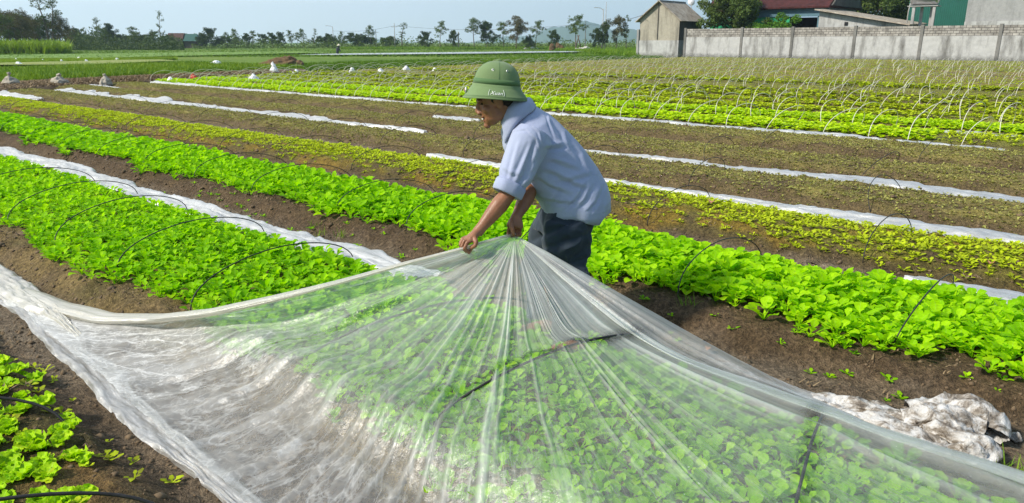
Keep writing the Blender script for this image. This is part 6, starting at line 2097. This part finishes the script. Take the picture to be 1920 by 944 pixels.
bt = MB()
for i in range(m_): pass
ring = lambda z, l: [on_dome(2 * math.pi * q / m_, z, l) for q in range(m_)]
Vb = ring(0.012, 0.0) + ring(0.012, 0.0032) + ring(0.036, 0.0030) + ring(0.036, 0.0)
Fb = [(k_ * m_ + q, k_ * m_ + (q + 1) % m_, (k_ + 1) * m_ + (q + 1) % m_, (k_ + 1) * m_ + q) for k_ in range(3) for q in range(m_)]
MB().add(Vb, Fb).build("band", M["helmet_band"], helmet, True)
MB().ellipsoid(HT + hu * 0.1215, (0.016, 0.015, 0.007), (hf, hl_, hu)).build("button", M["helmet"], helmet, True)
for k_, a in enumerate((0.38 * math.pi, 0.62 * math.pi, -0.38 * math.pi, -0.62 * math.pi)):
    c = on_dome(a + 0.10, 0.078, 0.0); c2 = on_dome(a + 0.10, 0.078, 0.01); ax = (c2 - c).normalized(); a1 = ax.orthogonal().normalized(); a2 = ax.cross(a1)
    ey = MB()
    n2 = 14
    vs = []
    for r_, h_ in ((0.0062, -0.002), (0.0062, 0.0018), (0.0030, 0.0018), (0.0030, -0.002)):
        vs += [c + (a1 * math.cos(6.2832 * q / n2) + a2 * math.sin(6.2832 * q / n2)) * r_ + ax * h_ for q in range(n2)]
    ey.add(vs, [(k2 * n2 + q, k2 * n2 + (q + 1) % n2, (k2 + 1) * n2 + (q + 1) % n2, (k2 + 1) * n2 + q) for k2 in range(3) for q in range(n2)])
    e_ = ey.build("eyelet", M["metal"], helmet, True)
# stitched seams over the crown
for a in (0.5 * math.pi, 0.5 * math.pi + 0.02):
    pass
sm = MB()
for a in (0.52 * math.pi, -0.48 * math.pi, 0.03, math.pi):
    sm.tube([on_dome(a, z, 0.0006) for z in np.linspace(0.037, 0.118, 14)], 0.0012, 6)
sm.build("seam", M["helmet_band"], helmet, True)
sm = MB()
for q_ in (0.90, 0.82):
    sm.tube([on_brim(2 * math.pi * q / 90, q_, 0.0004) for q in range(91)], 0.0008, 5, False)
sm.build("brim_stitching", M["helmet_band"], helmet, True)
# the emblem at the front, and the stitched name on the near side of the brim
c = on_brim(0.06, 0.5, 0.006)
mb = MB().ellipsoid(c, (0.006, 0.017, 0.017), (hf, hl_, hu), 18, 8)
emb = mb.build("emblem", M["metal"], helmet, True)
MB().ellipsoid(c + hf * 0.003, (0.0055, 0.010, 0.010), (hf, hl_, hu), 16, 8).build("emblem_face", M["badge_red"], helmet, True)
st_ = MB()
for q in range(5):
    a = math.pi / 2 + q * 2 * math.pi / 5; b = a + math.pi / 5
    st_.add([c + hf * 0.0095, c + hf * 0.0085 + hl_ * (0.009 * math.cos(a)) + hu * (0.009 * math.sin(a)), c + hf * 0.0085 + hl_ * (0.0036 * math.cos(b)) + hu * (0.0036 * math.sin(b)), c + hf * 0.0085 + hl_ * (0.0036 * math.cos(a - math.pi / 5)) + hu * (0.0036 * math.sin(a - math.pi / 5))], [(0, 1, 2), (0, 3, 1)])
st_.build("emblem_star", M["thread"], helmet)
cu = bpy.data.curves.new("name_curve", 'FONT'); cu.body = "Xuan"; cu.size = 1.0; cu.shear = 0.35; cu.extrude = 0.02; cu.offset = -0.004; cu.space_character = 1.05
to = bpy.data.objects.new("name_text", cu); COL.objects.link(to)
dg = bpy.context.evaluated_depsgraph_get()
tm = bpy.data.meshes.new_from_object(to.evaluated_get(dg))
bpy.data.objects.remove(to)
v, _ = get_vn(tm)
w_ = v[:, 0].max() - v[:, 0].min()
x_ = (v[:, 0] - v[:, 0].min()) / w_; y_ = v[:, 1]
out = []
for a, b, c_ in zip(x_, y_, v[:, 2]):
    an = 0.42 * math.pi + a * 0.42 + 0.03
    out.append(tuple(on_brim(an, 0.66 - b * 0.52, 0.0016 + c_ * 0.02)))
set_v(tm, np.array(out))
link("name_stitching", tm, M["thread"], helmet)
ar = MB()
for a0, sg in ((0.42 * math.pi + 0.0, -1), (0.42 * math.pi + 0.48, 1)):
    ar.tube([on_brim(a0 + sg * 0.025 * math.sin(q / 8 * math.pi), 0.16 + 0.6 * q / 8, 0.0016) for q in range(9)], 0.0010, 5)
ar.build("name_bracket", M["thread"], helmet, True)

# ---- the shirt: trunk and sleeves in one cloth
sh = MB()


def pair(bu, bv, fu, fv, hw, Y=YB, pw=1.0):
    b, f = W(bu, bv, Y), W(fu, fv, Y)
    return ((b + f) / 2, (b - f) / 2, Yax * hw)


sh.loft([pair(988, 190, 946, 226, 0.085), pair(1006, 199, 940, 245, 0.14), pair(1034, 216, 944, 275, 0.185), pair(1066, 247, 960, 312, 0.190), pair(1097, 281, 984, 340, 0.185),
         pair(1122, 315, 1000, 364, 0.185), pair(1140, 348, 1010, 380, 0.190), pair(1145, 372, 1014, 388, 0.195), pair(1142, 388, 1022, 396, 0.195), pair(1132, 398, 1040, 402, 0.17)], 36, 2.15)


def sleeve(SH, EL, r0, r1, r2, ext=0.02, top=None):
    ax = (EL - SH).normalized(); a1 = ax.cross(Yax).normalized(); a2 = ax.cross(a1)
    sh.loft([(SH - ax * 0.05, a1 * r0 * 0.8, a2 * r0 * 0.75), (SH, a1 * r0, a2 * r0 * 0.92), (SH.lerp(EL, 0.35), a1 * r1 * 1.02, a2 * r1 * 0.9), (SH.lerp(EL, 0.7), a1 * r1 * 0.92, a2 * r1 * 0.86), (EL + ax * ext, a1 * r2, a2 * r2)], 24)
    return ax, a1, a2


axn, a1n, a2n = sleeve(W(996, 262, YN), W(952, 362, 3.45), 0.100, 0.088, 0.058, -0.03)
axf, a1f, a2f = sleeve(W(985, 262, YF), W(990, 352, 3.66), 0.095, 0.080, 0.060, 0.0)
me = remeshed(sh, 0.0062, 5, "shirt")
v, nn = get_vn(me)
wv = v + np.array(ROOT)[None]
u_, vv_, _zc = project(wv)
along = (v @ np.array(SPd)); across = (v @ np.array(Bk)); dp = v[:, 1]
disp = np.zeros(len(v))
# soft drape, then the folds one sees: out of the armpit, over the belly, above the hem, along the sleeve
f1 = vnoise(along * 4.0 + across * 2, across * 6, dp * 5, seed=61)
disp += 0.006 * f1
nearer = dp < (YB - ROOT.y) + 0.02
arm_d = np.array([((p - np.array(W(996, 262, YN))) @ np.array(axn)) for p in v])
near_arm = sstep(0.16, 0.10, np.linalg.norm(np.cross(v - np.array(W(996, 262, YN)), np.array(axn)), axis=1)) * (dp < (YN + 0.10 - ROOT.y)) * sstep(-0.02, 0.05, arm_d)


def fold(path, width, depth, mask):
    """a crease along a line: a valley with a raised lip on its upper side"""
    global disp
    P_ = np.array(path, float)
    best = np.full(len(v), 1e9); sgn = np.zeros(len(v)); par = np.zeros(len(v))
    tot = len(P_) - 1
    for q in range(tot):
        a, b = P_[q], P_[q + 1]
        d_ = b - a; L2 = d_ @ d_
        tt = np.clip(((u_ - a[0]) * d_[0] + (vv_ - a[1]) * d_[1]) / L2, 0, 1)
        ex, ey = u_ - (a[0] + tt * d_[0]), vv_ - (a[1] + tt * d_[1])
        dd = np.hypot(ex, ey)
        k_ = dd < best
        best = np.where(k_, dd, best); sgn = np.where(k_, np.sign(ex * d_[1] - ey * d_[0]), sgn); par = np.where(k_, (q + tt) / tot, par)
    x = best * sgn / width
    env = np.sin(np.clip(par, 0.02, 0.98) * math.pi) ** 0.5
    disp = disp + depth * env * mask * (-np.exp(-x * x) + 0.75 * np.exp(-((x - 1.5) / 1.1) ** 2))


body_m = nearer * (1 - near_arm)
for path, w_, d_ in (
    ([(1012, 288), (1035, 280), (1062, 276)], 5, 0.010), ([(1008, 300), (1040, 306), (1085, 322)], 5, 0.010), ([(1006, 318), (1040, 330), (1078, 350), (1100, 356)], 5, 0.011), ([(1003, 335), (1030, 352), (1066, 366)], 4.5, 0.009),
    ([(1040, 345), (1070, 340), (1110, 330)], 5, 0.007), ([(1060, 395), (1085, 372), (1100, 345)], 4, 0.009), ([(1080, 400), (1100, 375), (1112, 350)], 4, 0.008), ([(1030, 390), (1045, 370), (1050, 352)], 4, 0.006), ([(1100, 402), (1120, 380), (1132, 350)], 4, 0.007),
    ([(1030, 222), (1052, 250), (1060, 275)], 4, 0.006), ([(1060, 256), (1085, 290), (1095, 320)], 5, 0.006), ([(1012, 375), (1050, 382), (1090, 384)], 4, 0.007), ([(1022, 205), (1030, 235), (1040, 262)], 2.2, 0.004)):
    fold(path, w_, d_, body_m)
for path, w_, d_ in (([(1006, 262), (996, 290), (985, 322), (975, 345)], 5, 0.009), ([(990, 270), (975, 305), (960, 340)], 4, 0.007), ([(968, 262), (958, 300), (948, 340)], 4, 0.006), ([(1002, 300), (985, 330), (970, 348)], 4, 0.009), ([(1000, 318), (985, 338)], 3.5, 0.006), ([(940, 318), (958, 330), (976, 332)], 4, 0.005)):
    fold(path, w_, d_, np.clip(near_arm + 0.2, 0, 1) * (dp < (YN + 0.14 - ROOT.y)))
# the seam where the sleeve is set in, with a yoke seam over the shoulder
for path in ([(958, 248), (985, 244), (1004, 262), (1012, 290)], [(994, 235), (1008, 248), (1014, 268)]):
    fold(path, 1.8, 0.0045, nearer)
# striped weave of fine creases low down
disp += 0.0020 * (1 - 2.2 * np.abs(vnoise(along * 20 + across * 10, across * 14, dp * 16, seed=63))) * sstep(300, 370, vv_)
v = v + nn * disp[:, None]
set_v(me, v)
shirt = link("shirt", me, M["shirt"], farmer)
# hem flare
hm_ = MB()
n2 = 60
hem_c = [pair(1147, 374, 1011, 378, 0.203), pair(1143, 396, 1016, 392, 0.205), pair(1131, 408, 1038, 404, 0.185)]
vs = []
for sgn in (1.0, 0.975):
    for k_, (c, a, b) in enumerate(hem_c if sgn == 1.0 else hem_c[::-1]):
        for q in range(n2):
            th = 2 * math.pi * q / n2
            rr_ = sgn * (0.955, 1.0, 1.0)[k_ if sgn == 1.0 else 2 - k_] * (1 + (0.035 * math.sin(th * 5 + 1) + 0.025 * math.sin(th * 9 + 2)) * (0.3 + 0.5 * (k_ if sgn == 1 else 2 - k_)))
            vs.append(c + a * (math.cos(th) * rr_) + b * (math.sin(th) * rr_) + (Vector((0, 0, 0.012 * math.sin(th * 3 + 0.5))) if k_ == (2 if sgn == 1 else 0) else Vector()))
hm_.add(vs, [(k_ * n2 + q, k_ * n2 + (q + 1) % n2, (k_ + 1) * n2 + (q + 1) % n2, (k_ + 1) * n2 + q) for k_ in range(5) for q in range(n2)])
hm_.build("shirt_hem", M["shirt"], shirt, True)


def cuff(c, ax, a1, a2, r, ln):
    mb = MB(); n2 = 32; vs = []
    for rr_, z in ((r * 0.86, -0.012), (r * 1.03, -0.010), (r * 1.10, 0.004), (r * 1.08, ln), (r * 0.98, ln + 0.006), (r * 0.84, ln - 0.004), (r * 0.80, ln - 0.03)):
        for q in range(n2):
            th = 2 * math.pi * q / n2
            wob = 1 + 0.04 * math.sin(th * 3 + 1) + 0.03 * math.sin(th * 7)
            vs.append(c + ax * z + (a1 * math.cos(th) + a2 * math.sin(th) * 0.95) * (rr_ * wob))
    mb.add(vs, [(k_ * n2 + q, k_ * n2 + (q + 1) % n2, (k_ + 1) * n2 + (q + 1) % n2, (k_ + 1) * n2 + q) for k_ in range(6) for q in range(n2)])
    return mb.build("rolled_cuff", M["shirt"], shirt, True)


cuff(W(957, 346, 3.455), axn, a1n, a2n, 0.0685, 0.046)
cuff(W(989, 343, 3.68), axf, a1f, a2f, 0.064, 0.038)
# collar: a stand and a turned-down leaf on either side, open at the throat
def collar_leaf(sg):
    cy = 3.70
    def Q(u, v, dy): return W(u, v, cy - sg * dy)
    top = [Q(986, 187, 0.0), Q(977, 186, 0.045), Q(964, 190, 0.070), Q(953, 202, 0.078), Q(945, 217, 0.068), Q(939, 232, 0.045)]
    out = [Q(1004, 199, 0.0), Q(1000, 208, 0.070), Q(984, 219, 0.118), Q(968, 234, 0.132), Q(955, 252, 0.120), Q(946, 270, 0.085)]
    n_u, n_v = 26, 9
    vs, vs2 = [], []
    for i_ in range(n_u):
        q = i_ / (n_u - 1) * 5
        k_ = min(int(q), 4); f_ = q - k_
        def cr(P):
            p0, p1, p2, p3 = P[max(k_ - 1, 0)], P[k_], P[k_ + 1], P[min(k_ + 2, 5)]
            return 0.5 * ((2 * p1) + (p2 - p0) * f_ + (2 * p0 - 5 * p1 + 4 * p2 - p3) * f_ * f_ + (3 * p1 - p0 - 3 * p2 + p3) * f_ ** 3)
        a, b = cr(top), cr(out)
        for r_ in range(n_v):
            w_ = r_ / (n_v - 1)
            p = a.lerp(b, w_) + Vector((0, -sg * 0.014, 0.016)) * math.sin(math.pi * min(w_ * 1.0, 1)) + Vector((0, -sg * 0.010, 0.006))
            vs.append(p); vs2.append(p + Vector((0.004, sg * 0.007, -0.006)))
    nq = n_u * n_v
    fs = []
    for i_ in range(n_u - 1):
        for r_ in range(n_v - 1):
            a = i_ * n_v + r_
            fs += [(a, a + 1, a + n_v + 1, a + n_v), (nq + a + n_v, nq + a + n_v + 1, nq + a + 1, nq + a)]
    rim = [r_ for r_ in range(n_v)] + [i_ * n_v + n_v - 1 for i_ in range(1, n_u)] + [(n_u - 1) * n_v + r_ for r_ in range(n_v - 2, -1, -1)] + [i_ * n_v for i_ in range(n_u - 2, 0, -1)]
    for a, b in zip(rim, rim[1:] + rim[:1]): fs.append((a, b, nq + b, nq + a))
    return vs + vs2, fs


cb = MB()
for sg in (1, -1):
    vs, fs = collar_leaf(sg)
    cb.add(vs, fs)
cb.build("collar", M["shirt"], shirt, True)

# ---- trousers
tr = MB()
tr.loft([pair(1134, 372, 1020, 380, 0.170), pair(1126, 392, 1012, 396, 0.178), pair(1116, 412, 1006, 412, 0.17), pair(1110, 430, 1002, 428, 0.14)], 28, 2.2)


def leg(top_b, top_f, kn_b, kn_f, ft, Yt, Yk, hw):
    rings = []
    for q, (b, f, Y) in enumerate(((top_b, top_f, Yt), (((top_b[0] + kn_b[0]) / 2, (top_b[1] + kn_b[1]) / 2), ((top_f[0] + kn_f[0]) / 2, (top_f[1] + kn_f[1]) / 2), (Yt + Yk) / 2), (kn_b, kn_f, Yk))):
        B, Fv = W(*b, Y), W(*f, Y)
        rings.append(((B + Fv) / 2, (B - Fv) / 2, Yax * hw[q]))
    kc = rings[-1][0]
    fx = Vector((1, 0, 0))
    rings.append((kc.lerp(ft, 0.35) + Vector((0.02, 0, 0)), fx * 0.098, Yax * 0.090))
    rings.append((kc.lerp(ft, 0.75) + Vector((0.02, 0, 0)), fx * 0.090, Yax * 0.084))
    rings.append((ft + Vector((0.01, 0, 0.02)), fx * 0.088, Yax * 0.082))
    rings.append((ft + Vector((0.0, 0, -0.015)), fx * 0.090, Yax * 0.084))
    tr.loft(rings, 24)


leg((1112, 405), (1018, 412), (1100, 500), (1012, 520), FTn, 3.63, 3.60, (0.118, 0.108, 0.096))
leg((1104, 405), (1004, 410), (1052, 500), (976, 505), FTf, 3.83, 3.82, (0.118, 0.108, 0.096))
me = remeshed(tr, 0.0075, 4, "trousers")
v, nn = get_vn(me)
wv = v + np.array(ROOT)[None]
u_, vv_, _zc = project(wv)
f1 = 1 - 2.2 * np.abs(vnoise(v[:, 0] * 7 + v[:, 2] * 3, v[:, 2] * 9 - v[:, 0] * 5, v[:, 1] * 8, seed=71))
f2 = 1 - 2.2 * np.abs(vnoise(v[:, 0] * 18 + v[:, 2] * 9, v[:, 2] * 22 - v[:, 0] * 10, v[:, 1] * 16, seed=72))
d_ = 0.011 * f1 + 0.0045 * f2
for c0, sl, w_ in ((425, -0.45, 6), (455, -0.35, 6), (498, -0.25, 5), (510, -0.3, 5)):
    d_ -= 0.010 * np.exp(-((vv_ - c0 - (u_ - 1055) * sl) / w_) ** 2)
set_v(me, v + nn * d_[:, None])
link("trousers", me, M["trousers"], farmer)
